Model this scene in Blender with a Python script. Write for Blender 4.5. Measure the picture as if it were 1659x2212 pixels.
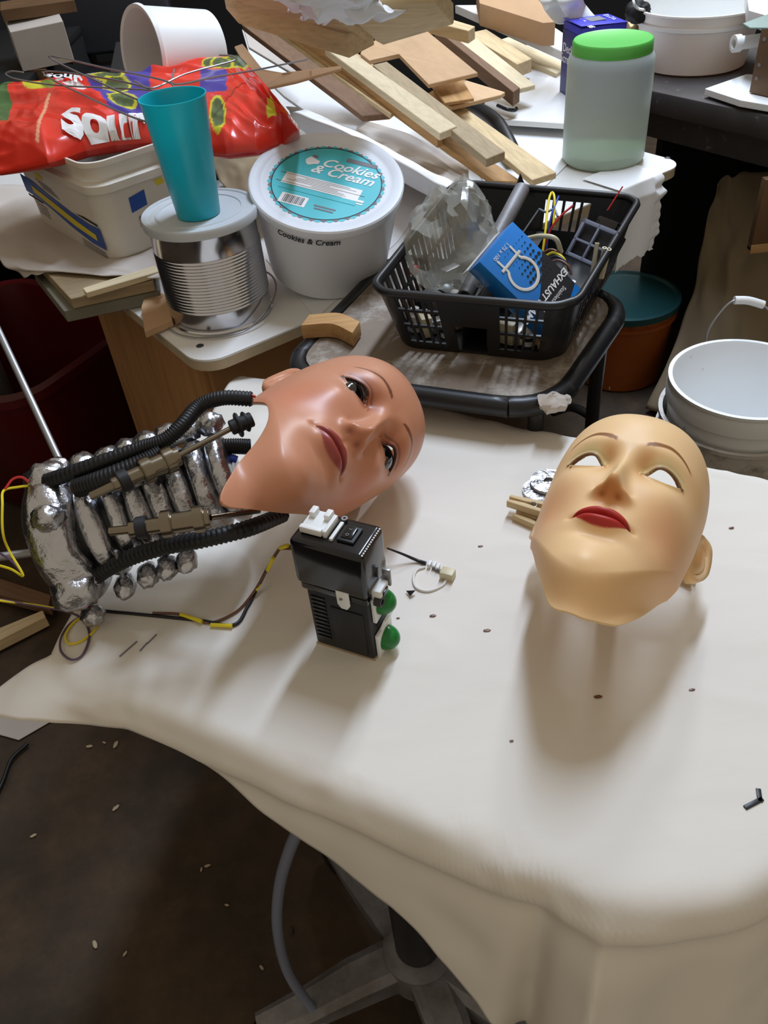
import bpy, bmesh, math, random
import numpy as np
from math import sin, cos, pi, radians, sqrt, atan2
from mathutils import Vector, Matrix, Quaternion, noise

random.seed(7)
for o in list(bpy.data.objects): bpy.data.objects.remove(o)
SC = bpy.context.scene
COL = SC.collection

# ------------------------------------------------------------------ camera, world, lights, exposure
FPX, PITCH, ROLL = 1800.0, radians(41), radians(6)
CAM = np.array([0, 0, 1.36])
F0 = np.array([0, cos(PITCH), -sin(PITCH)]); R0 = np.array([1.0, 0, 0]); U0 = np.cross(R0, F0)
CU = cos(ROLL)*U0 + sin(ROLL)*R0; CR = cos(ROLL)*R0 - sin(ROLL)*U0
cd = bpy.data.cameras.new('camera'); co = bpy.data.objects.new('camera', cd); COL.objects.link(co)
cd.sensor_fit = 'VERTICAL'; cd.sensor_height = 36; cd.lens = FPX/2212*36; cd.clip_start = .02
co.matrix_world = Matrix(((CR[0], CU[0], -F0[0], CAM[0]), (CR[1], CU[1], -F0[1], CAM[1]), (CR[2], CU[2], -F0[2], CAM[2]), (0, 0, 0, 1)))
SC.camera = co
SC.view_settings.view_transform = 'Standard'; SC.view_settings.look = 'None'
SC.view_settings.gamma = 1; SC.view_settings.use_curve_mapping = False
SC.view_settings.exposure = 0.0

W = bpy.data.worlds.new('World'); SC.world = W; W.use_nodes = True
W.node_tree.nodes['Background'].inputs[0].default_value = (1.0, .87, .68, 1)
W.node_tree.nodes['Background'].inputs[1].default_value = .43

def ray(px, py): return F0 + CR*(px-829.5)/FPX - CU*(py-1106)/FPX
def G(px, py, z):
    d = ray(px, py); return Vector(CAM + d*((z-CAM[2])/d[2]))
def PY(px, py, y):
    d = ray(px, py); return Vector(CAM + d*(y/d[1]))

def area_light(name, loc, target, sx, sy, power, color, spin=None):
    l = bpy.data.lights.new(name, 'AREA'); l.shape = 'RECTANGLE'; l.size = sx; l.size_y = sy
    l.energy = power; l.color = color
    o = bpy.data.objects.new(name, l); COL.objects.link(o)
    z = (Vector(loc)-Vector(target)).normalized()
    x = Vector(spin) if spin else Vector((1, 0, 0))
    x = (x - z*x.dot(z)).normalized(); y = z.cross(x)
    o.matrix_world = Matrix(((x.x, y.x, z.x, loc[0]), (x.y, y.y, z.y, loc[1]), (x.z, y.z, z.z, loc[2]), (0, 0, 0, 1)))
    return o
# two fluorescent fittings hang above the bench, out of the frame
area_light('shop_light', (.66, 2.10, 3.40), (.66, 2.10, 0), 1.5, .22, 86, (.66, .79, 1.0), (.40, .92, 0))
area_light('shop_light', (1.05, 3.0, 2.5), (1.05, 3.0, 0), 1.2, .2, 34, (.86, .93, 1.0), (.40, .92, 0))

# ------------------------------------------------------------------ materials
def mat(name, color, rough=.6, metal=0, vary=.12, vscale=8, bump=0, bscale=60, spec=.5, trans=0, alpha=1, sss=0, sssr=(1, .4, .2), coat=0, ior=1.45, color2=None, attr=None, dirt=None, dscale=12, dlo=.55, dhi=.7, emit=None, stretch=None):
    m = bpy.data.materials.new(name); m.use_nodes = True
    nt = m.node_tree; N = nt.nodes; L = nt.links; b = N['Principled BSDF']
    def s(k, v):
        if k in b.inputs: b.inputs[k].default_value = v
    c = tuple(color)+(1,)
    s('Base Color', c); s('Roughness', rough); s('Metallic', metal); s('Specular IOR Level', spec); s('IOR', ior)
    s('Transmission Weight', trans); s('Alpha', alpha); s('Subsurface Weight', sss); s('Subsurface Radius', sssr); s('Subsurface Scale', .012); s('Coat Weight', coat); s('Coat Roughness', .08)
    tc = N.new('ShaderNodeTexCoord'); src = tc.outputs['Object']
    if stretch:
        mp = N.new('ShaderNodeMapping'); mp.inputs['Scale'].default_value = stretch; L.new(src, mp.inputs[0]); src = mp.outputs[0]
    base = None
    if attr:
        at = N.new('ShaderNodeAttribute'); at.attribute_name = attr; base = at.outputs['Color']
    if vary or color2:
        n = N.new('ShaderNodeTexNoise'); n.inputs['Scale'].default_value = vscale; n.inputs['Detail'].default_value = 6; n.inputs['Roughness'].default_value = .6
        L.new(src, n.inputs['Vector'])
        mx = N.new('ShaderNodeMix'); mx.data_type = 'RGBA'
        cr = N.new('ShaderNodeMapRange'); cr.inputs[1].default_value = .3; cr.inputs[2].default_value = .7; L.new(n.outputs[0], cr.inputs[0]); L.new(cr.outputs[0], mx.inputs[0])
        if attr:
            mx.blend_type = 'MULTIPLY'; L.new(base, mx.inputs[6]); mx.inputs[7].default_value = (1-vary, 1-vary, 1-vary, 1)
        else:
            mx.inputs[6].default_value = c
            mx.inputs[7].default_value = (tuple(color2)+(1,)) if color2 else tuple(v*(1-vary) for v in color)+(1,)
        base = mx.outputs[2]
    if dirt:
        n = N.new('ShaderNodeTexNoise'); n.inputs['Scale'].default_value = dscale; n.inputs['Detail'].default_value = 9; n.inputs['Roughness'].default_value = .7
        L.new(tc.outputs['Object'], n.inputs['Vector'])
        cr = N.new('ShaderNodeMapRange'); cr.inputs[1].default_value = dlo; cr.inputs[2].default_value = dhi; L.new(n.outputs[0], cr.inputs[0])
        mx = N.new('ShaderNodeMix'); mx.data_type = 'RGBA'; L.new(cr.outputs[0], mx.inputs[0])
        if base: L.new(base, mx.inputs[6])
        else: mx.inputs[6].default_value = c
        mx.inputs[7].default_value = tuple(dirt)+(1,); base = mx.outputs[2]
    if base: L.new(base, b.inputs['Base Color'])
    if bump:
        n = N.new('ShaderNodeTexNoise'); n.inputs['Scale'].default_value = bscale; n.inputs['Detail'].default_value = 5
        L.new(src, n.inputs['Vector'])
        bp = N.new('ShaderNodeBump'); bp.inputs['Strength'].default_value = bump; bp.inputs['Distance'].default_value = .004
        L.new(n.outputs[0], bp.inputs['Height']); L.new(bp.outputs[0], b.inputs['Normal'])
    if emit: s('Emission Color', tuple(emit[:3])+(1,)); s('Emission Strength', emit[3])
    return m
def S(r, g, b):  # sRGB 0-255 -> linear
    f = lambda v: (v/255/12.92) if v <= 10 else ((v/255+.055)/1.055)**2.4
    return (f(r), f(g), f(b))
M = {}
M['concrete'] = mat('concrete', S(86, 68, 50), .85, vary=.5, vscale=9, bump=.3, bscale=40, dirt=S(50, 41, 31), dscale=4, dlo=.42, dhi=.64)
M['wall'] = mat('wall_paint', S(24, 22, 21), .9, vary=.3)
M['paper'] = mat('kraft_paper', S(228, 222, 212), .75, vary=.05, vscale=3, bump=.22, bscale=9, spec=.2, stretch=(1, 3, 1), dirt=S(150, 138, 122), dscale=34, dlo=.72, dhi=.80)
M['paper2'] = mat('grey_paper', S(198, 188, 178), .8, vary=.1, vscale=6, bump=.2, bscale=14, spec=.2)
M['white_paper'] = mat('white_paper', S(236, 236, 236), .7, vary=.05, bump=.15, bscale=18, spec=.25)
M['laminate'] = mat('white_laminate', S(232, 230, 226), .35, vary=.08, vscale=6, dirt=S(150, 145, 135), dscale=26, dlo=.66, dhi=.82)
M['board_edge'] = mat('board_edge', S(190, 170, 140), .8, vary=.25, vscale=20)
M['ply'] = mat('plywood', S(186, 136, 88), .7, vary=.3, vscale=6, stretch=(1, 8, 1), bump=.05)
M['dark_metal'] = mat('dark_metal', S(70, 70, 74), .5, .6, vary=.3, dirt=S(120, 112, 104), dscale=8)
M['grey_metal'] = mat('grey_metal', S(140, 138, 140), .55, .3, vary=.3, dirt=S(80, 72, 64), dscale=7, dlo=.45)
M['black_plastic'] = mat('black_plastic', S(30, 30, 32), .38, vary=.2, dirt=S(70, 66, 60), dscale=18, dlo=.6, dhi=.8)
M['black_gloss'] = mat('black_gloss', S(12, 12, 18), .16, vary=.05, coat=.3)
M['black_matte'] = mat('black_matte', S(30, 30, 34), .55, vary=.1)
M['rubber'] = mat('black_rubber', S(20, 20, 22), .5, vary=.1)
M['white_plastic'] = mat('white_plastic', S(232, 232, 230), .4, vary=.04, spec=.4, sss=.1, dirt=S(170, 162, 150), dscale=14, dlo=.66, dhi=.85)
M['milky'] = mat('milky_plastic', S(226, 230, 236), .35, vary=.03, sss=.25, sssr=(1, 1, 1))
M['chrome'] = mat('tin_steel', S(205, 205, 210), .16, 1, vary=.08)
M['steel'] = mat('steel_wire', S(150, 148, 148), .35, .5, vary=.1)
M['foil'] = mat('aluminium_foil', S(196, 196, 200), .27, 1, vary=.15, vscale=30, bump=.9, bscale=70)
M['brass_chrome'] = mat('nickel_tube', S(134, 124, 108), .24, 1, vary=.05)
M['teal'] = mat('teal_plastic', S(22, 168, 184), .36, vary=.05, sss=.3, sssr=(.2, 1, 1))
M['green'] = mat('green_plastic', S(24, 118, 48), .25, vary=.15, vscale=40)
M['lime'] = mat('green_lid', S(96, 190, 84), .4, vary=.08)
M['red_bag'] = mat('red_film', S(226, 58, 40), .28, vary=.08, attr='Col', spec=.6, coat=.15)
M['white_ink'] = mat('white_ink', S(240, 238, 236), .5, vary=0)
M['black_ink'] = mat('black_ink', S(30, 28, 34), .6, vary=0)
M['grey_ink'] = mat('grey_ink', S(120, 118, 124), .6, vary=0)
M['teal_ink'] = mat('teal_label', S(72, 190, 200), .45, vary=.03)
M['blue_card'] = mat('blue_card', S(34, 128, 214), .3, vary=.05, coat=.2)
M['blue_ink'] = mat('blue_ink', S(40, 82, 165), .4, vary=.05)
M['yellow_ink'] = mat('yellow_ink', S(225, 205, 60), .5, vary=.05)
M['navy_card'] = mat('navy_card', S(58, 58, 178), .4, vary=.05)
M['clear'] = mat('clear_film', S(240, 240, 235), .12, vary=0, trans=0, alpha=.22, spec=.9)
M['orange'] = mat('orange_plastic', S(158, 80, 22), .5, vary=.2, dirt=S(90, 60, 30), dscale=9, dlo=.62)
M['red_plastic'] = mat('red_plastic', S(84, 13, 19), .35, vary=.2)
M['card'] = mat('cardboard', S(196, 158, 120), .85, vary=.12, vscale=10, bump=.08)
M['tarp'] = mat('brown_paper_sheet', S(150, 132, 104), .8, vary=.15, vscale=4, bump=.2, bscale=10)
M['grey_plastic'] = mat('grey_plastic', S(128, 134, 152), .3, vary=.08)
M['bench'] = mat('bench_top', S(72, 66, 64), .6, vary=.35, vscale=10, dirt=S(140, 136, 130), dscale=30, dlo=.6, dhi=.75)
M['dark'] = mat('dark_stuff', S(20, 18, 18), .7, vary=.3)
M['seat'] = mat('worn_seat', S(134, 118, 102), .6, vary=.35, vscale=7, dirt=S(196, 190, 180), dscale=9, dlo=.52, dhi=.7)
M['rug_wood'] = mat('brown_wood', S(112, 82, 54), .6, vary=.3, stretch=(1, 6, 1))
def wood(name, c, sc=(1, 14, 14), v=.3): return mat(name, c, .65, vary=v, vscale=9, stretch=sc, bump=.06, spec=.3)
M['pine'] = wood('pine_wood', S(216, 190, 146)); M['pine2'] = wood('pale_pine_wood', S(222, 204, 168), v=.22)
M['wgrey'] = wood('weathered_wood', S(168, 148, 116)); M['woak'] = wood('oak_wood', S(196, 152, 100)); M['wbrown'] = wood('brown_stained_wood', S(128, 98, 74)); M['wply'] = wood('birch_ply', S(214, 178, 138), (1, 5, 5), .18)
for k, c in dict(yellow=(232, 210, 40), red=(190, 40, 40), purple=(96, 72, 96), blue=(50, 80, 190), cream=(205, 195, 160), white=(225, 222, 215), black=(24, 22, 26), brown=(110, 70, 50)).items():
    M['w_'+k] = mat(k+'_wire', S(*c), .4, vary=.05)

# ------------------------------------------------------------------ mesh helpers
def link(o): COL.objects.link(o); return o
def mesh_obj(name, verts, faces, m, parent=None, smooth=True, auto=35):
    me = bpy.data.meshes.new(name); me.from_pydata([tuple(v) for v in verts], [], faces); me.update()
    return finish(name, me, m, parent, smooth, auto)
def finish(name, me, m, parent=None, smooth=True, auto=35):
    if isinstance(m, str): m = M[m]
    if m and not me.materials: me.materials.append(m)
    if smooth:
        me.shade_smooth()
        if auto: me.set_sharp_from_angle(angle=radians(auto))
    o = bpy.data.objects.new(name, me); link(o)
    if parent: o.parent = parent
    return o
def bm_obj(name, bm, m, parent=None, smooth=True, auto=35):
    bmesh.ops.recalc_face_normals(bm, faces=bm.faces)
    me = bpy.data.meshes.new(name); bm.to_mesh(me); bm.free()
    return finish(name, me, m, parent, smooth, auto)
def tag(o, label, cat, group=None, kind=None):
    if label: o['label'] = label
    if cat: o['category'] = cat
    if group: o['group'] = group
    if kind: o['kind'] = kind
    return o
def struct(o): o['kind'] = 'structure'; return o
def thing(name, label, cat, mw=None, group=None):
    o = bpy.data.objects.new(name, None); o.empty_display_size = .05; link(o)
    if mw is not None:
        o.matrix_world = mw if isinstance(mw, Matrix) else Matrix.Translation(Vector(mw))
    return tag(o, label, cat, group)
def frame(loc, x=None, y=None, z=(0, 0, 1)):
    """matrix with z axis kept and x (or y) projected perpendicular to it"""
    z = Vector(z).normalized()
    if x is not None:
        x = Vector(x); x = (x - z*x.dot(z)).normalized(); y = z.cross(x)
    else:
        y = Vector(y if y is not None else (0, 1, 0)); y = (y - z*y.dot(z)).normalized(); x = y.cross(z)
    l = Vector(loc)
    return Matrix(((x.x, y.x, z.x, l.x), (x.y, y.y, z.y, l.y), (x.z, y.z, z.z, l.z), (0, 0, 0, 1)))
def add_box(bm, sx, sy, sz, loc=(0, 0, 0), rot=None, bevel=0, seg=2):
    r = bmesh.ops.create_cube(bm, size=1); vs = r['verts']
    mt = Matrix.Translation(Vector(loc)) @ (rot.to_4x4() if rot is not None else Matrix()) @ Matrix.Diagonal((sx, sy, sz, 1))
    bmesh.ops.transform(bm, matrix=mt, verts=vs)
    if bevel:
        es = list({e for v in vs for e in v.link_edges})
        bmesh.ops.bevel(bm, geom=es, offset=bevel, segments=seg, affect='EDGES', profile=.5)
def box(name, sx, sy, sz, m, parent=None, loc=(0, 0, 0), rot=None, bevel=.001, seg=2):
    bm = bmesh.new(); add_box(bm, sx, sy, sz, loc, rot, bevel, seg); return bm_obj(name, bm, m, parent)
def lathe(name, prof, m, parent=None, n=64, loc=(0, 0, 0), auto=40, fn=None):
    vs = []; fs = []
    k = len(prof)
    for (r, z) in prof:
        for j in range(n):
            a = 2*pi*j/n; p = Vector((r*cos(a), r*sin(a), z))
            if fn: p = fn(p, a)
            vs.append(p+Vector(loc))
    for i in range(k-1):
        for j in range(n):
            a, b = i*n+j, i*n+(j+1) % n
            fs.append((a, b, b+n, a+n))
    me = bpy.data.meshes.new(name); me.from_pydata(vs, [], fs)
    bm = bmesh.new(); bm.from_mesh(me); bmesh.ops.remove_doubles(bm, verts=bm.verts, dist=1e-6); bpy.data.meshes.remove(me)
    return bm_obj(name, bm, m, parent, auto=auto)
def spline(pts, n=8, closed=False):
    P = [Vector(p) for p in pts]; out = []
    k = len(P); rng = k if closed else k-1
    for i in range(rng):
        p1, p2 = P[i], P[(i+1) % k]
        p0 = P[i-1] if (i > 0 or closed) else p1*2-p2
        p3 = P[(i+2) % k] if (i+2 < k or closed) else p2*2-p1
        for j in range(n):
            t = j/n
            out.append(.5*((2*p1)+(p2-p0)*t+(2*p0-5*p1+4*p2-p3)*t*t+(3*p1-p0-3*p2+p3)*t**3))
    if not closed: out.append(P[-1].copy())
    return out
def add_tube(bm, pts, r, sides=8, closed=False, cap=True):
    rings = []; k = len(pts); prev = None
    for i, p in enumerate(pts):
        a = pts[i-1] if (i > 0 or closed) else p; b = pts[(i+1) % k] if (i < k-1 or closed) else p
        t = (b-a)
        if t.length < 1e-9: t = Vector((0, 0, 1))
        t.normalize()
        if prev is None:
            u = t.orthogonal().normalized()
        else:
            u = prev - t*prev.dot(t)
            u = u.normalized() if u.length > 1e-6 else t.orthogonal().normalized()
        prev = u; v = t.cross(u)
        rr = r(i/(k-1)) if callable(r) else r
        rings.append([bm.verts.new(p+(u*cos(2*pi*j/sides)+v*sin(2*pi*j/sides))*rr) for j in range(sides)])
    rng = k if closed else k-1
    for i in range(rng):
        A, B = rings[i], rings[(i+1) % k]
        for j in range(sides):
            bm.faces.new((A[j], A[(j+1) % sides], B[(j+1) % sides], B[j]))
    if cap and not closed:
        bm.faces.new(rings[0][::-1]); bm.faces.new(rings[-1])
def tube(name, pts, r, m, parent=None, n=8, sides=8, closed=False, smooth=True):
    bm = bmesh.new(); q = spline(pts, n, closed) if n > 1 else [Vector(p) for p in pts]
    add_tube(bm, q, r, sides, closed); return bm_obj(name, bm, m, parent, auto=50)
def prism(name, poly, t, m, parent=None, bevel=0, mw=None, seg=2):
    """polygon (x,y) extruded from z=0 to z=t"""
    bm = bmesh.new(); vs = [bm.verts.new((p[0], p[1], 0)) for p in poly]
    f = bm.faces.new(vs); r = bmesh.ops.extrude_face_region(bm, geom=[f])
    bmesh.ops.translate(bm, vec=(0, 0, t), verts=[v for v in r['geom'] if isinstance(v, bmesh.types.BMVert)])
    if bevel: bmesh.ops.bevel(bm, geom=list(bm.edges), offset=bevel, segments=seg, affect='EDGES', profile=.5)
    if mw is not None: bmesh.ops.transform(bm, matrix=mw, verts=bm.verts)
    return bm_obj(name, bm, m, parent)
def rrect(w, h, r, n=6, c=(0, 0)):
    out = []
    for (sx, sy, a0) in ((1, 1, 0), (-1, 1, 90), (-1, -1, 180), (1, -1, 270)):
        for i in range(n+1):
            a = radians(a0+90*i/n); out.append((c[0]+sx*(w/2-r)+r*cos(a), c[1]+sy*(h/2-r)+r*sin(a)))
    return out
def grid(name, fn, nu, nv, m, parent=None, thick=0, auto=0, skip=None):
    vs = [Vector(fn(i/nu, j/nv)) for j in range(nv+1) for i in range(nu+1)]; fs = []
    for j in range(nv):
        for i in range(nu):
            if skip and skip((i+.5)/nu, (j+.5)/nv): continue
            a = j*(nu+1)+i; fs.append((a, a+1, a+nu+2, a+nu+1))
    o = mesh_obj(name, vs, fs, m, parent, True, auto)
    if thick:
        md = o.modifiers.new('thickness', 'SOLIDIFY'); md.thickness = thick; md.offset = -1
    return o
def text(name, body, size, m, parent, mw, extrude=.0004, align='CENTER', shear=0, bold=0, fn=None):
    cu = bpy.data.curves.new(name, 'FONT'); cu.body = body; cu.size = size; cu.extrude = extrude; cu.align_x = align; cu.align_y = 'CENTER'; cu.shear = shear; cu.offset = bold; cu.resolution_u = 3
    cu.space_line = .85
    t = bpy.data.objects.new(name, cu); COL.objects.link(t)
    bpy.context.view_layer.update()
    me = bpy.data.meshes.new_from_object(t.evaluated_get(bpy.context.evaluated_depsgraph_get()))
    bpy.data.objects.remove(t)
    me.name = name
    if fn:
        bm = bmesh.new(); bm.from_mesh(me); bmesh.ops.triangulate(bm, faces=bm.faces); bmesh.ops.subdivide_edges(bm, edges=[e for e in bm.edges if e.calc_length() > size*.08], cuts=4)
        for v in bm.verts: v.co = Vector(fn(v.co))
        bm.to_mesh(me); bm.free()
    o = finish(name, me, m, parent, False)
    if mw is not None: o.matrix_local = mw
    return o
def nz(p, s=1, seed=0): return noise.noise(Vector(p)*s+Vector((seed*7.3, seed*3.1, seed*1.7)))
def height_at(base, px, py):
    """z at which the vertical line through base meets the view ray of a pixel most closely"""
    d = Vector(ray(px, py)); n = Vector((d.x, d.y, 0)); t = (Vector((base[0], base[1], 0))).dot(n)/n.dot(n)
    return CAM[2]+d.z*t
TB, BD, ST = .720, .745, .772
# ------------------------------------------------------------------ room
def plane_box(name, lo, hi, m):
    c = [(a+b)/2 for a, b in zip(lo, hi)]; s = [b-a for a, b in zip(lo, hi)]
    return struct(box(name, *s, m, None, c, bevel=0))
plane_box('floor', (-3.2, -1.2, -.05), (3.2, 5.2, 0), 'concrete')
plane_box('wall_back', (-3.2, 5.2, 0), (3.2, 5.3, 2.9), 'wall')
plane_box('wall_left', (-3.3, -1.2, 0), (-3.2, 5.3, 2.9), 'wall')
plane_box('wall_right', (3.2, -1.2, 0), (3.3, 5.3, 2.9), 'wall')

# ------------------------------------------------------------------ paper-covered table
E1 = Vector((.857, -.515, 0)).normalized(); E2 = Vector((.515, .857, 0)).normalized()
def tw(a, b, z=0): return E1*a+E2*b+Vector((0, 0, z))
TA0, TA1, TBb0, TBb1 = -.60, .10, .312, .838
def rr_closest(a, b):
    """signed distance and closest boundary point / normal of the rounded table outline"""
    ca, cb = (TA0+TA1)/2, (TBb0+TBb1)/2; ha, hb = (TA1-TA0)/2, (TBb1-TBb0)/2
    sa, sb = a-ca, b-cb
    r = .15 if (sa > 0 and sb < 0) else (.05 if sa > 0 else .05)
    qa, qb = abs(sa)-(ha-r), abs(sb)-(hb-r)
    if qa > 0 and qb > 0:
        L = sqrt(qa*qa+qb*qb); m = (qa/L, qb/L); d = L-r
    elif qa > qb: m = (1, 0); d = qa-r
    else: m = (0, 1); d = qb-r
    m = (math.copysign(m[0], sa), math.copysign(m[1], sb))
    return d, (a-m[0]*d, b-m[1]*d), m
base = thing('work_table', 'pedestal work table with star-shaped metal foot under the brown paper', 'table', tw(-.25, .575))
tc = tw(-.25, .575)
def outline(off):
    pts = []
    for (cx, cy, r, a0) in ((TA1, TBb1, .05, 0), (TA0, TBb1, .05, 90), (TA0, TBb0, .05, 180), (TA1, TBb0, .15, 270)):
        sx = -1 if cx > 0 else 1; sy = -1 if cy > .5 else 1
        for i in range(9):
            t = radians(a0+90*i/8); pts.append((cx+sx*(r+off)+r*cos(t), cy+sy*(r+off)+r*sin(t)))
    return pts
bm = bmesh.new(); vs = []
for a, b in outline(.004): vs.append(bm.verts.new(tw(a, b, TB-.028)-tc))
f = bm.faces.new(vs); r = bmesh.ops.extrude_face_region(bm, geom=[f]); bmesh.ops.translate(bm, vec=(0, 0, .025), verts=[v for v in r['geom'] if isinstance(v, bmesh.types.BMVert)])
bm_obj('table_top', bm, 'ply', base)
hub = G(905, 2060, .10); hub = Vector((hub.x, hub.y, 0))-tc
lathe('column', [(0, .05), (.032, .05), (.032, .30), (.024, .305), (.024, TB-.03), (0, TB-.03)], 'dark_metal', base, 24, (hub.x, hub.y, 0))
lathe('hub', [(0, .06), (.05, .06), (.055, .09), (.05, .125), (.034, .135), (0, .135)], 'grey_metal', base, 32, (hub.x, hub.y, 0))
for (px, py, zz) in ((560, 2225, .06), (720, 1830, .03), (1010, 2330, .06), (1160, 2240, .06), (1180, 1800, .06)):
    e = G(px, py, zz)-tc; e.z = 0; d = (e-Vector((hub.x, hub.y, 0)))
    L = min(max(d.length, .2), .30); d.normalize(); n = Vector((-d.y, d.x, 0))
    vs = []; fs = []
    H = Vector((hub.x, hub.y, 0))
    for k, (t, w, z0, z1) in enumerate(((.03, .030, .075, .125), (.10, .029, .07, .115), (L*.7, .025, .055, .09), (L, .02, .05, .078))):
        p = H+d*t
        for (s, z) in ((-1, z0), (1, z0), (1, z1-.008), (.6, z1), (-.6, z1), (-1, z1-.008)):
            vs.append(p+n*w*s+Vector((0, 0, z)))
    for k in range(3):
        for j in range(6): fs.append((k*6+j, k*6+(j+1) % 6, k*6+6+(j+1) % 6, k*6+6+j))
    fs += [tuple(range(5, -1, -1)), tuple(range(18, 24))]
    leg = mesh_obj('leg', vs, fs, 'grey_metal', base, True, 30)
    q = H+d*(L-.012)
    bm = bmesh.new()
    for s in (-1, 1):
        r = bmesh.ops.create_cone(bm, cap_ends=True, segments=20, radius1=.024, radius2=.024, depth=.014)
        bmesh.ops.transform(bm, matrix=Matrix.Translation(q+n*.013*s+Vector((0, 0, .0245))) @ frame((0, 0, 0), x=d, z=n), verts=r['verts'])
    bm_obj('caster', bm, 'black_plastic', leg)

def hang_len(a):
    xs = [-.70, -.60, -.52, -.486, -.42, -.31, -.20, -.16, -.11, -.05, 0, .1, .3]; ys = [.088, .080, .055, .042, .052, .10, .136, .17, .225, .315, .36, .40, .45]
    return float(np.interp(a, xs, ys))
def drape(a, b):
    d, q, m = rr_closest(a, b)
    wr = .0012*nz((a, b, 0), 9, 1)+.0009*(1-2*abs(nz((a*.6+b*.25, b*1.3-a*.5, 0), 13, 2)))**3
    if d <= 0:
        return tw(a, b, TB+.0005+max(-.0004, wr*min(1, -d*20)))
    # hang angle: loose near the left corner, nearly upright elsewhere
    t = min(1, max(0, (a+.62)/.20)); t = t*t*(3-2*t)
    al = radians(34+46*t)
    if m[1] > .9: al = radians(70)
    if m[0] < 0: al = al+(radians(8)-al)*m[0]**2
    ang = math.degrees(atan2(-m[1], m[0])) if m[1] < 0.2 else -90
    if m[0] <= 0 and m[1] < -.9: ang = 90+max(0, TA1-.15-a)/.15*57
    if m[0] >= 0 and m[1] < .2:
        al -= radians(17)*math.exp(-abs(ang-80)/8); al += radians(9)*math.exp(-((ang-97)/6)**2)+radians(5)*math.exp(-((ang-60)/10)**2)
    L = .026; x = z = 0
    if d < L:
        th = al*d/L; x = L/al*sin(th); z = L/al*(1-cos(th))
    else:
        x = L/al*sin(al)+(d-L)*cos(al); z = L/al*(1-cos(al))+(d-L)*sin(al)
    w = min(1, d/.05)
    x += .006*math.exp(-((d-.040)/.012)**2)*t-.004*math.exp(-((d-.066)/.014)**2)*t
    cz = math.exp(-((d-.02)/.03)**2); x += cz*.0035*(1-2*abs(nz((a*1.0, b*1.0, 0), 30, 6)))*max(0, nz((a, b, 0), 8, 9)+.2)*2; z += cz*.003*nz((a, b, 0), 26, 12)
    x += w*(.006*nz((a*1.2, b*1.2, 0), 7, 3)+.0025*nz((a, b, 0), 22, 4))
    z -= w*(1-t)*.012*nz((a, b, 0), 10, 5)
    return tw(q[0]+m[0]*x, q[1]+m[1]*x, TB-z+wr*(1-w))
def sheet(u, v):
    a_r = .42
    # back to front
    bb = .862; vv = v
    aL0 = -.72; a = aL0+(a_r-aL0)*u
    bf = TBb0-hang_len(a)
    b = bb+(bf-bb)*vv
    # left edge runs obliquely
    aL = -.60-.27*(b-.30) if b > .30 else -.60-.9*(.30-b)
    a = aL+(a_r-aL)*u
    bf = TBb0-hang_len(a); b = bb+(bf-bb)*vv+.003*nz((a, v, 0), 14, 8)*v
    return drape(a, b)
tag(grid('paper_sheet', sheet, 190, 150, 'paper', None, .0006), 'large off-white kraft paper sheet draped over the table', 'paper')

# scuffs and crumbs on the paper
for i, (px, py, s) in enumerate(((1052, 1362, .004), (1580, 1140, .003), (1495, 1490, .003), (1292, 1505, .004), (935, 1330, .0035), (1038, 1180, .003), (1105, 1600, .002), (860, 1335, .002))):
    c = G(px, py, TB+.0022); bm = bmesh.new()
    bmesh.ops.create_icosphere(bm, subdivisions=1, radius=s*.7, matrix=Matrix.Translation(c) @ Matrix.Diagonal((1.6, .7, .45, 1)))
    tag(bm_obj('crumb', bm, 'w_brown', None), ['dark crumb below the connector on the paper', 'speck on the paper right of the peach mask', 'speck on the paper beneath the peach mask', 'brown fleck in the shadow of the peach mask', 'dark fleck left of the shadow of the mask', 'tiny dark speck above the white connector', 'tiny speck left of the mask shadow', 'tiny speck beside the lower green knob'][i], 'crumb', 'crumbs on the paper')
for i, (px, py, L, an) in enumerate(((1640, 1718, .012, 75), (1628, 1735, .018, 20))):
    c = G(px, py, TB+.0016); bm = bmesh.new()
    add_box(bm, L, .004, .0016, c, Matrix.Rotation(radians(an), 3, 'Z'), .0005)
    tag(bm_obj('bark_chip', bm, 'w_black', None), ['dark chip at the right paper edge, nearer the corner', 'longer dark chip at the right paper edge, lower one'][1-(i == 0)], 'chip', 'chips at the paper edge')
# pen ticks on the paper (flat print)
for i, (x0, y0, x1, y1) in enumerate(((258, 1418, 296, 1385), (302, 1406, 318, 1388), (318, 1390, 338, 1370))):
    a, b = G(x0, y0, TB+.0028), G(x1, y1, TB+.0028); d = (b-a); bm = bmesh.new()
    add_box(bm, d.length, .0014, .0004, (a+b)/2, Matrix.Rotation(atan2(d.y, d.x), 3, 'Z'))
    tag(bm_obj('pen_tick', bm, 'grey_ink', None), ['longest grey pen stroke drawn on the paper', 'short middle pen stroke drawn on the paper', 'short upper pen stroke drawn on the paper'][i], 'mark', 'pen strokes on the paper')

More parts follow.
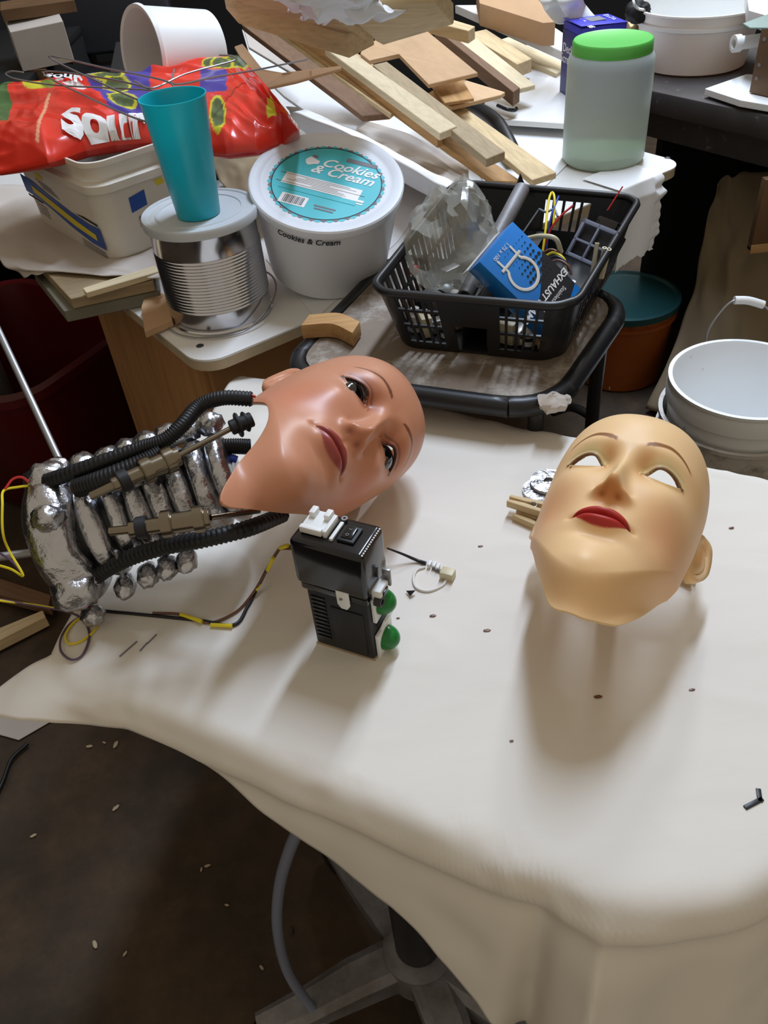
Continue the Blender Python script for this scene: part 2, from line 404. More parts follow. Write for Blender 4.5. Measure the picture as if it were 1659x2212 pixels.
# floor clutter below the table
tag(tube('hose', [G(665, 1755, .60), G(628, 1830, .52), G(603, 1920, .42), G(600, 2010, .32), G(622, 2100, .20), G(668, 2170, .10), G(730, 2250, .02)], .0068, 'grey_plastic', None, 10, 12), 'grey plastic hose curving down from under the table', 'hose')
for i, (px, py, s) in enumerate(((193, 1612, .010), (250, 1608, .012), (225, 1604, .006), (250, 1745, .011), (205, 2040, .011), (448, 1870, .008), (435, 1878, .006), (490, 1955, .006), (270, 2060, .007), (565, 2090, .007), (72, 1805, .009), (630, 2010, .010))):
    c = G(px, py, .003); bm = bmesh.new()
    bmesh.ops.create_icosphere(bm, subdivisions=1, radius=s*.6, matrix=Matrix.Translation(c) @ Matrix.Rotation(i*1.3, 4, 'Z') @ Matrix.Diagonal((1.3, .6, .3, 1)))
    tag(bm_obj('wood_chip', bm, 'board_edge' if i < 11 else 'w_black', None), ['pale wood chip just below the left paper flap, leftmost', 'largest pale chip just below the left paper flap', 'tiny pale chip between the two below the paper flap', 'pale wood chip alone in the upper middle of the floor', 'pale wood chip at mid height near the left edge', 'pale wood chip left of the hose, upper of a pair', 'pale wood chip left of the hose, lower of a pair', 'small pale chip on the floor left of the hose bend', 'small pale chip on the floor beside the largest low one', 'small pale chip on the floor near the bottom of the hose', 'pale wood chip nearest the left edge of the floor', 'dark lump on the floor beside the grey hose'][i], 'chip', 'wood chips on the floor')

# ------------------------------------------------------------------ white board on a plywood cabinet
bc = G(432, 792, BD); br_ = G(1482, 352, BD); bx = (br_-bc); bx.z = 0; BL = bx.length; bx.normalize(); by = Vector((-bx.y, bx.x, 0))
BOARD = frame(Vector((bc.x, bc.y, 0)), x=bx)
def bw(u, v, z=0): return BOARD @ Vector((u, v, z))
def bu(px, py, z=BD):
    p = G(px, py, z); q = BOARD.inverted() @ p; return q
wb = thing('workbench', 'long white laminate board bench with rounded corners and plywood cabinet', 'bench', BOARD)
poly = [(x+BL/2, y+.62) for x, y in rrect(BL, 1.24, .045, 8)]
prism('board_top', poly, .004, 'laminate', wb, .001, Matrix.Translation((0, 0, BD-.004)))
prism('board_core', [(x+BL/2, y+.62) for x, y in rrect(BL-.001, 1.238, .045, 8)], .016, 'board_edge', wb, 0, Matrix.Translation((0, 0, BD-.020)))
for (px, py) in ((432, 747), (1442, 341)):
    q = bu(px, py); lathe('screw', [(0, .0015), (.004, .0015), (.006, .0003), (.006, -.002)], 'dark_metal', wb, 16, (q.x, q.y, BD))
box('cabinet_front', .40, .016, BD-.03, 'ply', wb, (.24, .075, (BD-.03)/2), bevel=.001)
box('cabinet_side', .016, .5, BD-.03, 'ply', wb, (.04, .335, (BD-.03)/2), bevel=.001)
box('cabinet_side', .016, .5, BD-.03, 'ply', wb, (.432, .335, (BD-.03)/2), bevel=.001)
box('brace', .07, .02, .5, 'ply', wb, (.30, .058, .42), Matrix.Rotation(.7, 3, 'Y'), .001)
for u in (.75, 1.0): box('leg', .05, .05, BD-.03, 'ply', wb, (u, .45, (BD-.03)/2), bevel=.001)

# ------------------------------------------------------------------ stool with black tube frame
fl, fr, br = G(606, 800, ST), G(1192, 878, ST), G(1358, 640, ST); bl = G(850, 545, ST)
cs = [fl, fr, br, bl]; sc_ = sum((c for c in cs), Vector())/4
stool = thing('stool', 'worn brown-seated stool with scuffed black tube frame behind the table', 'stool', Vector((sc_.x, sc_.y, 0)))
def quad_round(c, r, n=7):
    out = []
    for i in range(4):
        p = c[i]; a = (c[i-1]-p).normalized(); b = (c[(i+1) % 4]-p).normalized()
        p0, p2 = p+a*r, p+b*r
        for k in range(n+1):
            t = k/n; out.append(p0*(1-t)**2+p*2*t*(1-t)+p2*t*t)
    return out
s0 = Vector((sc_.x, sc_.y, 0))
ring = [p-s0+Vector((0, 0, -.010)) for p in quad_round(cs, .075)]
tube('seat_frame', ring, .0135, 'black_plastic', stool, 3, 12, True)
ins = [sc_+(c-sc_)*.965 for c in cs]
pl = [p-s0 for p in quad_round(ins, .07)]
bm = bmesh.new(); vs = [bm.verts.new((p.x, p.y, ST-.017)) for p in pl]; f = bm.faces.new(vs); r = bmesh.ops.extrude_face_region(bm, geom=[f])
bmesh.ops.translate(bm, vec=(0, 0, .0165), verts=[v for v in r['geom'] if isinstance(v, bmesh.types.BMVert)])
bmesh.ops.bevel(bm, geom=[e for e in bm.edges if e.calc_face_angle(0) > .5], offset=.004, segments=2, affect='EDGES')
bm_obj('seat', bm, 'seat', stool)
ring_k = []
for i, c in enumerate(cs):
    d = (c-sc_); d.z = 0; k_ = .86
    while k_ > .2 and (BOARD.inverted() @ (sc_+d*k_)).y > -.025: k_ -= .02   # keep the leg clear of the board edge
    p = sc_+d*k_-s0; ring_k.append(min(k_, .83))
    if i == 0: p = sc_+d*.78-s0
    e = p+d.normalized()*.03
    if i < 2: e = p
    tube('leg', [Vector((p.x, p.y, ST-.018)), Vector((p.x, p.y, .5)), Vector((e.x, e.y, .012))], .011, 'black_plastic', stool, 4, 10)
zr = .42
tube('foot_ring', [Vector(((sc_+(c-sc_)*k_-s0).x, (sc_+(c-sc_)*k_-s0).y, zr)) for c, k_ in zip(cs, ring_k)], .008, 'black_plastic', stool, 8, 8, True)
# plaster lump stuck to the frame corner
bm = bmesh.new(); bmesh.ops.create_icosphere(bm, subdivisions=3, radius=.016, matrix=Matrix.Translation(G(1195, 868, ST)-s0) @ Matrix.Diagonal((1.3, 1, .6, 1)))
for v in bm.verts: v.co += Vector((nz(v.co, 120), nz(v.co, 120, 3), nz(v.co, 120, 5)))*.006
bm_obj('plaster_lump', bm, 'paper2', stool)
# ------------------------------------------------------------------ doll-like faces

def _i(z,pts):
    # smooth cubic (monotone-ish) interpolation via catmull on table
    xs=np.array([p[0] for p in pts]);ys=np.array([p[1] for p in pts])
    m=np.gradient(ys,xs)
    z=np.clip(z,xs[0],xs[-1]);k=np.clip(np.searchsorted(xs,z)-1,0,len(xs)-2)
    h=xs[k+1]-xs[k];t=(z-xs[k])/h
    return (2*t**3-3*t**2+1)*ys[k]+(t**3-2*t**2+t)*h*m[k]+(-2*t**3+3*t**2)*ys[k+1]+(t**3-t**2)*h*m[k+1]
def _g(x,c,s): return np.exp(-((x-c)/s)**2)
def _ss(t):
    t=np.clip(t,0,1);return t*t*(3-2*t)
FA=[(-.08,.050),(-.028,.051),(-.008,.0545),(.004,.0568),(.02,.0600),(.045,.0645),(.07,.0672),(.10,.0705),(.12,.0715),(.15,.0715),(.18,.067),(.20,.058),(.215,.045),(.225,.028)]
FB=[(-.08,.070),(-.032,.076),(-.016,.0845),(-.003,.0870),(.012,.0872),(.03,.0855),(.045,.085),(.07,.0855),(.10,.087),(.118,.0885),(.14,.0925),(.16,.0925),(.18,.087),(.20,.072),(.215,.052),(.225,.03)]
NR=[(.060,0.),(.066,.001),(.0695,.006),(.0735,.0180),(.0785,.0232),(.084,.0212),(.092,.0162),(.102,.0112),(.112,.0065),(.122,.003),(.132,.0008),(.142,0.)]
NW=[(.06,.0085),(.078,.0085),(.09,.0068),(.11,.0062),(.13,.010),(.142,.012)]
def eyedist(x,z,ex=.0325,ez=.1165,hl=.0165,up=.0085,lo=.0050,tilt=.10):
    """signed-ish function: <1 inside almond; works on |x| side"""
    dx=np.abs(x)-ex;dz=z-ez-tilt*dx
    s=np.clip(dx/hl,-1.6,1.6);c=np.clip(1-s*s,0,None)
    top=up*c**.8;bot=-lo*c**.9
    return dx,dz,top,bot
def face_h(x,z):
    ax=np.abs(x)
    h=_i(z,NR)*np.exp(-(ax/_i(z,NW))**2.2)*((z>.06)&(z<.142))
    h=h+.0075*_g(ax,.0118,.0052)*_g(z,.0742,.0058)
    h=h-.0015*_g(ax,.0135,.004)*_g(z,.0805,.004)
    h=h-.0085*_g(ax,.031,.019)*_g(z,.1165,.0125)
    h=h-.0065*_g(ax,.0165,.0075)*_g(z,.1215,.010)
    h=h+.0030*_g(ax,.032,.022)*_g(z,.1385,.009)
    h=h+.0042*_g(ax,.033,.0155)*_g(z,.1175,.0095)   # lid / eyeball bulge
    h=h+.0055*_g(ax,.043,.019)*_g(z,.093,.019)
    h=h-.0030*_g(ax,.040,.014)*_g(z,.055,.016)
    # mouth
    h=h+.0050*_g(ax,0,.026)*_g(z,.048,.018)
    lat=np.exp(-(ax/.0215)**4)
    cup=.0568-.0048*(ax/.022)**1.3-.0012*_g(ax,0,.0035)
    h=h+.0048*np.exp(-((z-(cup-.003))/.0042)**2)*lat
    h=h+.0066*np.exp(-((z-.0415-.0025*(ax/.02)**2)/.0048)**2)*np.exp(-(ax/.018)**4)
    line=.0475+.0008*_g(ax,0,.006)-.0010*(ax/.022)**2
    h=h-.0052*np.exp(-((z-line)/.0013)**2)*np.exp(-(ax/.0240)**6)
    h=h-.0020*_g(ax,.0255,.004)*_g(z,.0465,.004)
    h=h-.0012*_g(ax,0,.0030)*_g(z,.0615,.005)
    h=h-.0038*_g(ax,0,.018)*_g(z,.0305,.0058)
    h=h+.0058*_g(ax,0,.020)*_g(z,-.001,.016)
    return h
def zj(phi):
    return -.029+.074*_ss(np.abs(phi)/1.5)
def surf(phi,z):
    n=2.25
    sn,cs=np.sin(phi),np.cos(phi)
    sx=np.sign(sn)*np.abs(sn)**(2/n);cy=np.sign(cs)*np.abs(cs)**(2/n)
    a,b=_i(z,FA),_i(z,FB)
    bb=np.where(cs<0,.095,b)
    xf=a*sx;yf=-bb*cy
    na=.0550+0*z;nb=.0635+.06*np.clip(-.03-z,0,1)
    xn=na*sn;yn=-nb*cs
    s=_ss((z-zj(phi)+.018)/.036)
    x=xn+(xf-xn)*s;y=yn+(yf-yn)*s
    w=_ss((cs-.12)/.4)*s
    return np.stack([x,y-face_h(x,z)*w,z+0*x],-1)
def phi_of_x(x,z):
    lo,hi=-1.5,1.5
    for _ in range(50):
        m=(lo+hi)/2
        if surf(np.array(m),np.array(z))[0]<x: lo=m
        else: hi=m
    return m
def pt(x, z): return surf(np.array(phi_of_x(x, z)), np.array(z))
def sm(a, b, x):
    t = np.clip((x-a)/(b-a), 0, 1); return t*t*(3-2*t)
def face_colors(P, pal):
    x, z = P[:, 0], P[:, 2]; ax = np.abs(x); front = (P[:, 1] < 0)
    c = np.tile(np.array(pal['skin']), (len(P), 1))
    def put(w, col):
        nonlocal c
        w = (w*front)[:, None]; c = c*(1-w)+np.array(col)[None, :]*w
    wob = np.array([noise.noise(Vector((float(a)*45, 3, float(b)*45))) for a, b in zip(x, z)])*.5+.5
    put(.35*wob, pal['skin2'])
    put(pal['blush_w']*np.exp(-((ax-.050)/.022)**2-((z-.066)/.028)**2), pal['blush'])
    # shadow make-up beside the nose and in the eye corners
    put(pal['shade_w']*np.exp(-((ax-.0165)/.0085)**2-((z-.119)/.013)**2), pal['shade'])
    put(pal['nose_w']*np.exp(-(ax/.0145)**4-((z-.0715)/.0075)**2), pal['nose'])  # under the nose: make-up; for the mask also painted light through vinyl
    # eye shadow and lid crease
    dx, dz, top, bot = eyedist(x, z)
    inside = np.clip(1.1-np.abs(dx)/.022, 0, 1)
    put(pal['lid_w']*sm(.016, .003, dz-top)*(dz > 0)*np.clip(inside*2, 0, 1), pal['lid'])
    crease = .0058+.0045*np.clip(1-(dx/.018)**2, 0, 1)
    put(pal['crease_w']*np.exp(-((dz-crease-.0025)/.0011)**2)*(np.abs(dx+.001) < .0185), pal['liner'])
    d_up = np.where(np.abs(dx) < .0185, np.abs(dz-np.maximum(top, 0)), 1)
    put(pal['liner_w']*sm(.0030, .0010, d_up)*(dz > -.002)*sm(-.020, -.005, dx), pal['liner'])
    put(pal['liner_w']*.45*sm(.0022, .0008, np.where(np.abs(dx) < .017, np.abs(dz-bot), 1))*(dz < .001), pal['liner'])
    # brows: thin arch, tapering outwards
    t = (ax-.0125)/(.0535-.0125); zb = .1392+.0115*np.clip(t, 0, 1)**.75-.0165*np.clip(t-.45, 0, 1)**1.6*2.1
    th = np.where(t < .12, .0013, np.interp(t, [0, .1, .5, 1], [.0010, .0018, .0016, .0005]))*pal['brow_t']
    put(.92*sm(1.35, .65, np.abs(z-zb)/th)*sm(-.03, .05, t)*sm(1.03, .93, t), pal['brow'])
    # lips
    u = ax/.0238
    cup = .0572-.0098*np.clip(u, 0, 1.2)**2.2-.0022*np.exp(-(ax/.0032)**2)+.0012*np.exp(-((ax-.006)/.0045)**2)
    low = .0362+.0105*np.clip(u, 0, 1.2)**2.4
    inl = np.minimum(cup-z, z-low)
    put(.96*sm(-.0005, .0007, inl)*(u < 1.0), pal['lip'])
    line = .0475+.0008*np.exp(-(ax/.006)**2)-.0010*(ax/.022)**2
    put(.75*np.exp(-((z-line)/.0008)**2)*(u < .97), pal['lipline'])
    # nostrils
    put(.7*np.exp(-((ax-.0066)/.0032)**2-((z-.0700)/.0016)**2), pal['nostril'])
    return c
def build_face(parent, pal, m, ztop, zlow_fn, phimax, nphi=260, nz_=330, lid=0.0):
    t = np.linspace(-1, 1, nphi); phis = phimax*(t*.62+.38*np.sign(t)*np.abs(t)**2.4)
    v = np.linspace(0, 1, nz_)
    PH, V = np.meshgrid(phis, v)
    ZL = zlow_fn(PH); Z = ZL+(ztop-ZL)*V
    P = surf(PH.ravel(), Z.ravel())
    # move vertices close to the eye outline onto it, cut what is inside
    x, z = P[:, 0], P[:, 2]
    dx, dz, top, bot = eyedist(x, z)
    inside = (np.abs(dx) < .0165) & (dz < top) & (dz > bot) & (P[:, 1] < -.04)
    ins2 = inside.reshape(Z.shape)
    faces = []
    idx = np.arange(P.shape[0]).reshape(Z.shape)
    for j in range(nz_-1):
        for i in range(nphi-1):
            k = int(ins2[j, i])+int(ins2[j, i+1])+int(ins2[j+1, i])+int(ins2[j+1, i+1])
            if k >= 3: continue
            faces.append((idx[j, i], idx[j, i+1], idx[j+1, i+1], idx[j+1, i]))
    # snap inside vertices still in use to the nearest outline height
    tgt = np.where(np.abs(dz-top) < np.abs(dz-bot), top, bot)
    used = np.zeros(len(P), bool); used[np.array(faces).ravel()] = True
    sn = inside & used
    P[sn, 2] += (tgt-dz)[sn]
    # lid rims stand slightly proud
    edge = np.minimum(np.abs(dz-top), np.abs(dz-bot)); near = (np.abs(dx) < .019) & (P[:, 1] < -.04)
    P[:, 1] -= np.where(near, .0016*np.exp(-(edge/.0022)**2), 0)
    cols = face_colors(P, pal)
    me = bpy.data.meshes.new('face'); me.from_pydata(P.tolist(), [], [tuple(map(int, f)) for f in faces]); me.update()
    a = me.color_attributes.new('Col', 'FLOAT_COLOR', 'POINT')
    a.data.foreach_set('color', np.c_[cols, np.ones(len(cols))].astype(np.float32).ravel())
    o = finish('face_shell', me, m, parent, True, 0)
    md = o.modifiers.new('thickness', 'SOLIDIFY'); md.thickness = .0035; md.offset = -1
    return o
def build_ear(parent, side, m, col, loc, out=.5, sc=1.0):
    nu, nv = 40, 14; vs = []
    for j in range(nv+1):
        rho = j/nv
        for i in range(nu):
            t = 2*pi*i/nu
            ry = .0185*(1+.10*cos(t)); rzv = .031
            yy = ry*cos(t)*rho*(1-.28*max(0, -sin(t))); zz = rzv*sin(t)*rho
            yy += .004*(zz/.031)
            h = .0065*math.exp(-((rho-.86)/.10)**2)*(.35+.65*max(0, min(1, .6+cos(t)))) - .005*math.exp(-(rho/.38)**2) + .0038*math.exp(-((rho-.52)/.12)**2)*max(0, cos(t)+.2)
            h -= .004*max(0, rho-.9)/.1
            h += out*max(0, yy+.012)
            vs.append(Vector((side*(h*sc), yy*sc, zz*sc))+Vector((side*loc[0], loc[1], loc[2])))
    fs = []
    for j in range(nv):
        for i in range(nu):
            a, b = j*nu+i, j*nu+(i+1) % nu; fs.append((a, b, b+nu, a+nu) if side > 0 else (a, a+nu, b+nu, b))
    me = bpy.data.meshes.new('ear'); me.from_pydata(vs, [], fs); bm = bmesh.new(); bm.from_mesh(me); bmesh.ops.remove_doubles(bm, verts=bm.verts, dist=1e-6); bm.to_mesh(me); bm.free()
    a = me.color_attributes.new('Col', 'FLOAT_COLOR', 'POINT')
    for d in a.data: d.color = tuple(col)+(1,)
    o = finish('ear', me, m, parent, True, 0)
    md = o.modifiers.new('thickness', 'SOLIDIFY'); md.thickness = .005; md.offset = 0
    return o
def zcut(ph, zz):
    xs = np.linspace(-1.7, 1.7, 49); ys = np.interp(xs, ph, zz)
    for _ in range(2): ys = np.convolve(np.pad(ys, 1, 'edge'), [.25, .5, .25], 'valid')
    return lambda p: np.interp(p, xs, ys)
def mw_of(Rm, t, s):
    return Matrix(((Rm[0][0]*s, Rm[0][1]*s, Rm[0][2]*s, t[0]), (Rm[1][0]*s, Rm[1][1]*s, Rm[1][2]*s, t[1]), (Rm[2][0]*s, Rm[2][1]*s, Rm[2][2]*s, t[2]), (0, 0, 0, 1)))

M['skin_peach'] = mat('peach_vinyl', S(236, 196, 150), .46, vary=.03, vscale=20, attr='Col', sss=.35, sssr=(1, .55, .25), spec=.4)
M['skin_tan'] = mat('tan_vinyl', S(205, 150, 125), .36, vary=.03, vscale=20, attr='Col', sss=.2, sssr=(1, .4, .25), spec=.45)
pal_mask = dict(skin=S(242, 200, 150), skin2=S(238, 194, 138), blush=S(212, 128, 92), blush_w=.36, shade=S(196, 134, 56), shade_w=.7, nose=S(196, 122, 50), nose_w=.8, lid=S(214, 196, 140), lid_w=.75, liner=S(96, 54, 44), liner_w=.85, crease_w=.15, brow=S(128, 78, 28), brow_t=1.6, lip=S(172, 26, 32), lipline=S(104, 12, 16), nostril=S(150, 80, 30))
pal_head = dict(skin=S(202, 142, 110), skin2=S(196, 132, 100), blush=S(206, 120, 92), blush_w=.45, shade=S(168, 92, 58), shade_w=.6, nose=S(186, 116, 82), nose_w=.45, lid=S(176, 106, 78), lid_w=.8, liner=S(62, 34, 28), liner_w=.95, crease_w=.55, brow=S(112, 66, 46), brow_t=1.3, lip=S(152, 66, 62), lipline=S(96, 34, 34), nostril=S(128, 66, 48))

# peach mask lying on a foil-wrapped stand
MASK_R = [[.8597, .0617, .5070], [-.5105, .0769, .8564], [.0138, -.9951, .0976]]
MW_MASK = mw_of(MASK_R, [.1623, .4781, .786], 1.04)
mk = thing('face_mask', 'pale peach vinyl face mask with red lips and empty eye holes', 'mask', MW_MASK)
build_face(mk, pal_mask, M['skin_peach'], .1985, zcut([-1.6, -1.2, -.9, -.6, -.45, -.25, .2, .7, 1.0, 1.5, 1.6], [.070, .042, .015, -.008, -.024, -.036, -.037, -.024, 0, .045, .06]), 1.50)
for s in (-1, 1): build_ear(mk, s, M['skin_peach'], pal_mask['skin'], (.0665, .014, .119), .35, .95)

# robot head: tan mask with glass eyes on a foil neck
HEAD_R = [[.3288, -.7273, .6025], [-.4664, .4297, .7732], [-.8212, -.5352, -.1979]]
MW_HEAD = mw_of(HEAD_R, [-.1482, .6572, .8344], 1.15)
rh = thing('robot_head', 'tan doll-faced robot head with dark eyes and foil-wrapped mechanical neck lying down', 'robot head', MW_HEAD)
hf = build_face(rh, pal_head, M['skin_tan'], .214, zcut([-1.6, -1.1, -.85, -.6, -.4, -.22, -.05, .2, .55, .8, 1.2, 1.6], [.06, .045, .025, -.008, -.040, -.064, -.068, -.040, -.010, .018, .05, .07]), 1.55)
for s in (-1, 1): build_ear(rh, s, M['skin_tan'], pal_head['skin'], (.0670, .012, .126), .12, .95)
# glass eyes
def eyeball(parent, c, r, look):
    z = Vector(look).normalized(); mw = frame(c, x=(1, 0, 0), z=z)
    prof = [(r*sin(pi*k/24), r*cos(pi*k/24)) for k in range(25)]
    bm = bmesh.new()
    o = lathe('eye', prof, mat('eye_white', S(205, 196, 190), .12, vary=.02, coat=.6), parent, 48)
    me = o.data
    me.materials.append(mat('iris_dark', S(26, 20, 20), .06, vary=.3, vscale=200, coat=1)); me.materials.append(mat('pupil', S(4, 4, 5), .04, vary=0, coat=1))
    for p in me.polygons:
        q = p.center; a = math.degrees(math.acos(max(-1, min(1, q.z/max(q.length, 1e-6)))))
        p.material_index = 2 if a < 22 else (1 if a < 66 else 0)
    o.matrix_local = mw
    return o
for s in (-1, 1):
    p = pt(s*.0325, .1165); eyeball(rh, (float(p[0])-s*.001, float(p[1])+.0128, .1165), .0150, (s*.02-.10, -1, .10))
# ------------------------------------------------------------------ foil neck of the robot head (parts of robot_head)
RHI = MW_HEAD.inverted()
def hpart(o):
    """mesh was written in world space: re-express it in the head's frame"""
    o.data.transform(RHI); return o
NA, NB = G(505, 1030, .835), G(150, 1162, .800)          # head end, base end of the neck axis
ax = (NB-NA); NL = ax.length; ax.normalize()
up_ = Vector(CU); wv = (up_-ax*up_.dot(ax)).normalized(); nv_ = ax.cross(wv)
if nv_.dot(Vector(CAM)-NA) < 0: nv_ = -nv_
def nk(t, w=0, n=0): return NA+ax*(NL*t)+wv*w+nv_*n
def foil_blob(name, c, rad, scale=(1, 1, 1), sub=3, amp=.12, seed=0, parent=rh, m='foil', mw=None):
    bm = bmesh.new(); bmesh.ops.create_icosphere(bm, subdivisions=sub, radius=1)
    for v in bm.verts:
        p = v.co.normalized(); k = 1+amp*nz(p, 2.3, seed)+amp*.5*nz(p, 5.5, seed+3)
        v.co = Vector((p.x*scale[0], p.y*scale[1], p.z*scale[2]))*rad*k
    mt = Matrix.Translation(c) @ (mw if mw is not None else Matrix())
    bmesh.ops.transform(bm, matrix=mt, verts=bm.verts)
    return hpart(bm_obj(name, bm, m, parent, auto=0)) if parent is rh else bm_obj(name, bm, m, parent, auto=0)
NROT = Matrix(((ax.x, wv.x, nv_.x, 0), (ax.y, wv.y, nv_.y, 0), (ax.z, wv.z, nv_.z, 0), (0, 0, 0, 1)))
def foil_disc(name, c, half, rw, rn, seed, amp=.05, e=3.0):
    """thick crumpled disc: superellipse outline across, rounded rim along the axis"""
    nu, nv = 64, 18; vs = []; fs = []
    for j in range(nv+1):
        ph = -pi/2+pi*j/nv; a = math.copysign(abs(sin(ph))**.7, sin(ph))*half; k = abs(cos(ph))**.42
        for i in range(nu):
            t = 2*pi*i/nu
            w = math.copysign(abs(sin(t))**(2/2.4), sin(t))*rw*k; n = math.copysign(abs(cos(t))**(2/2.4), cos(t))*rn*k
            q = Vector((a*12, w*12, n*12)); f = 1+amp*nz(q, 1.6, seed)+amp*.6*nz(q, 4, seed+5)
            p = c+ax*(a*(1+.25*nz(q, 2, seed+2)))+wv*w*f+nv_*n*f
            vs.append(p)
    for j in range(nv):
        for i in range(nu):
            a_, b_ = j*nu+i, j*nu+(i+1) % nu; fs.append((a_, b_, b_+nu, a_+nu))
    me = bpy.data.meshes.new(name); me.from_pydata(vs, [], fs); bm = bmesh.new(); bm.from_mesh(me); bmesh.ops.remove_doubles(bm, verts=bm.verts, dist=1e-5)
    return hpart(bm_obj(name, bm, 'foil', rh, auto=0))
def tpx(px, py):
    """neck parameter of a pixel near the axis"""
    q = G(px, py, .82)-NA; return q.dot(ax)/NL
rings = [(.03, .0115, .047), (.15, .0125, .049), (.275, .0125, .050), (.40, .0125, .050), (.52, .0115, .050), (.64, .0115, .050), (.785, .0125, .053)]
for i, (t, hf_, rw) in enumerate(rings):
    foil_disc('vertebra_ring', nk(t), hf_, rw, .046, i)
    foil_blob('foil_knob', nk(t, rw+.014, -.004), .0135, (1.1, 1.1, .9), 3, .22, 20+i)
    if i > 2: foil_blob('foil_knob', nk(t+.02, -rw-.014, -.004), .0125, (.9, 1.25, .9), 3, .22, 40+i)
foil_disc('base_ring', nk(1.0), .026, .066, .054, 77, .07)
for (w, n, r) in ((.060, .018, .020), (-.054, .026, .021), (-.084, .004, .011), (.074, -.02, .014), (.02, .05, .014)):
    foil_blob('base_lug', nk(1.0+(.02 if w < 0 else -.03), w, n), r, (1.15, 1, 1), 3, .2, int(w*1000) % 97)
for i in range(len(rings)):
    t0 = rings[i][0]; t1 = rings[i+1][0] if i+1 < len(rings) else 1.0
    bm = bmesh.new(); add_tube(bm, [nk(t0+.02), nk((t0+t1)/2), nk(t1-.02)], .036, 24); hpart(bm_obj('rubber_spacer', bm, 'rubber', rh))
# blue cable tie end near the head
hpart(tube('blue_cable_end', [G(492, 1000, .85), G(500, 990, .857), G(512, 993, .855)], .004, 'w_blue', rh, 4, 8))

def cyl(name, a, b, r, m, parent, sides=24, world=True, bev=.0008):
    a, b = Vector(a), Vector(b); d = b-a; bm = bmesh.new()
    rr = bmesh.ops.create_cone(bm, cap_ends=True, segments=sides, radius1=r, radius2=r, depth=d.length)
    bmesh.ops.transform(bm, matrix=frame((a+b)/2, x=d.orthogonal(), z=d), verts=bm.verts)
    if bev: bmesh.ops.bevel(bm, geom=[e for e in bm.edges if e.calc_face_angle(0) > 1], offset=bev, segments=2, affect='EDGES')
    o = bm_obj(name, bm, m, parent)
    return o
def piston(p0, p1, tail, head_end):
    """nickel cylinder from p0 to p1, thin rod on towards the head, slim tail behind"""
    body = hpart(cyl('piston_cylinder', p0, p1, .0098, 'brass_chrome', rh))
    d = (Vector(p1)-Vector(p0)).normalized()
    for q in (Vector(p0)+d*.004, Vector(p1)-d*.010): hpart(cyl('clamp', q-d*.005, q+d*.005, .0128, 'brass_chrome', body))
    hpart(cyl('rod', p1, head_end, .0028, 'brass_chrome', body, 14, bev=0))
    hpart(cyl('tail_sleeve', Vector(p0)-d*.030, p0, .0075, 'brass_chrome', body)); hpart(cyl('tail_collar', Vector(p0)-d*.024, Vector(p0)-d*.014, .0105, 'black_matte', body))
    hpart(cyl('tail_pin', tail, Vector(p0)-d*.028, .0042, 'brass_chrome', body, 16))
    return body
h1 = .897; h2 = .872
piston(G(308, 1020, h1), G(385, 985, h1), G(195, 1073, h1-.004), G(500, 925, h1+.004))
piston(G(352, 1133, h2), G(455, 1118, h2), G(236, 1148, h2), G(560, 1103, h2-.022))
# rod end fitting
ef = hpart(cyl('rod_end', G(498, 925, h1+.004), G(545, 905, h1+.006), .0075, 'black_matte', rh))
hpart(cyl('collar', G(512, 919, h1+.004), G(518, 917, h1+.004), .0125, 'black_matte', ef)); hpart(cyl('collar', G(528, 912, h1+.004), G(533, 910, h1+.004), .0105, 'black_matte', ef))
# corrugated hoses
def corrugated(name, pts, r, m='rubber'):
    q = spline(pts, 26); bm = bmesh.new()
    add_tube(bm, q, lambda t: r*(1+.10*sin(t*len(q)*2.1)), 10); return hpart(bm_obj(name, bm, m, rh, auto=0))
corrugated('hose', [G(70, 1048, .855), G(130, 1030, .872), G(215, 1000, .885), G(300, 970, .892), G(352, 953, .898), G(392, 920, .905), G(430, 878, .91), G(480, 860, .915), G(545, 862, .912)], .0075)
corrugated('hose', [G(180, 1275, .765), G(215, 1240, .785), G(280, 1205, .808), G(360, 1180, .826), G(450, 1163, .84), G(540, 1140, .835), G(610, 1112, .800)], .0080)
corrugated('hose', [G(330, 1040, .862), G(400, 985, .868), G(450, 968, .868), G(500, 964, .865), G(540, 965, .86)], .0082)
corrugated('hose', [G(165, 1055, .868), G(225, 1035, .878), G(300, 1005, .886), G(350, 980, .89)], .0095)
# stud bars and cross pins
for (x0, y0, x1, y1, z0, z1, r) in ((285, 990, 400, 950, .875, .88, .003), (250, 1190, 265, 1245, .82, .78, .0018), (300, 1050, 285, 1010, .87, .885, .004)):
    hpart(cyl('pin', G(x0, y0, z0), G(x1, y1, z1), r, 'steel', rh, 12, bev=0))
# two long threaded rods stick out of the base end
hpart(cyl('threaded_rod', nk(1.0, -.01, -.02), G(-40, 1208, .80), .0045, 'steel', rh, 12, bev=0))
hpart(cyl('threaded_rod', nk(.97, .05, -.045), PY(-10, 700, .93), .0042, 'steel', rh, 12, bev=0))
# red lead at the foot of the base
hpart(tube('red_lead', [nk(1.0, -.07, .01), G(178, 1315, .735), G(186, 1322, .728)], .0022, 'w_red', rh, 6, 8))
hpart(tube('red_lead', [G(515, 858, .914), G(535, 852, .917), G(552, 857, .915)], .0014, 'w_red', rh, 6, 8))

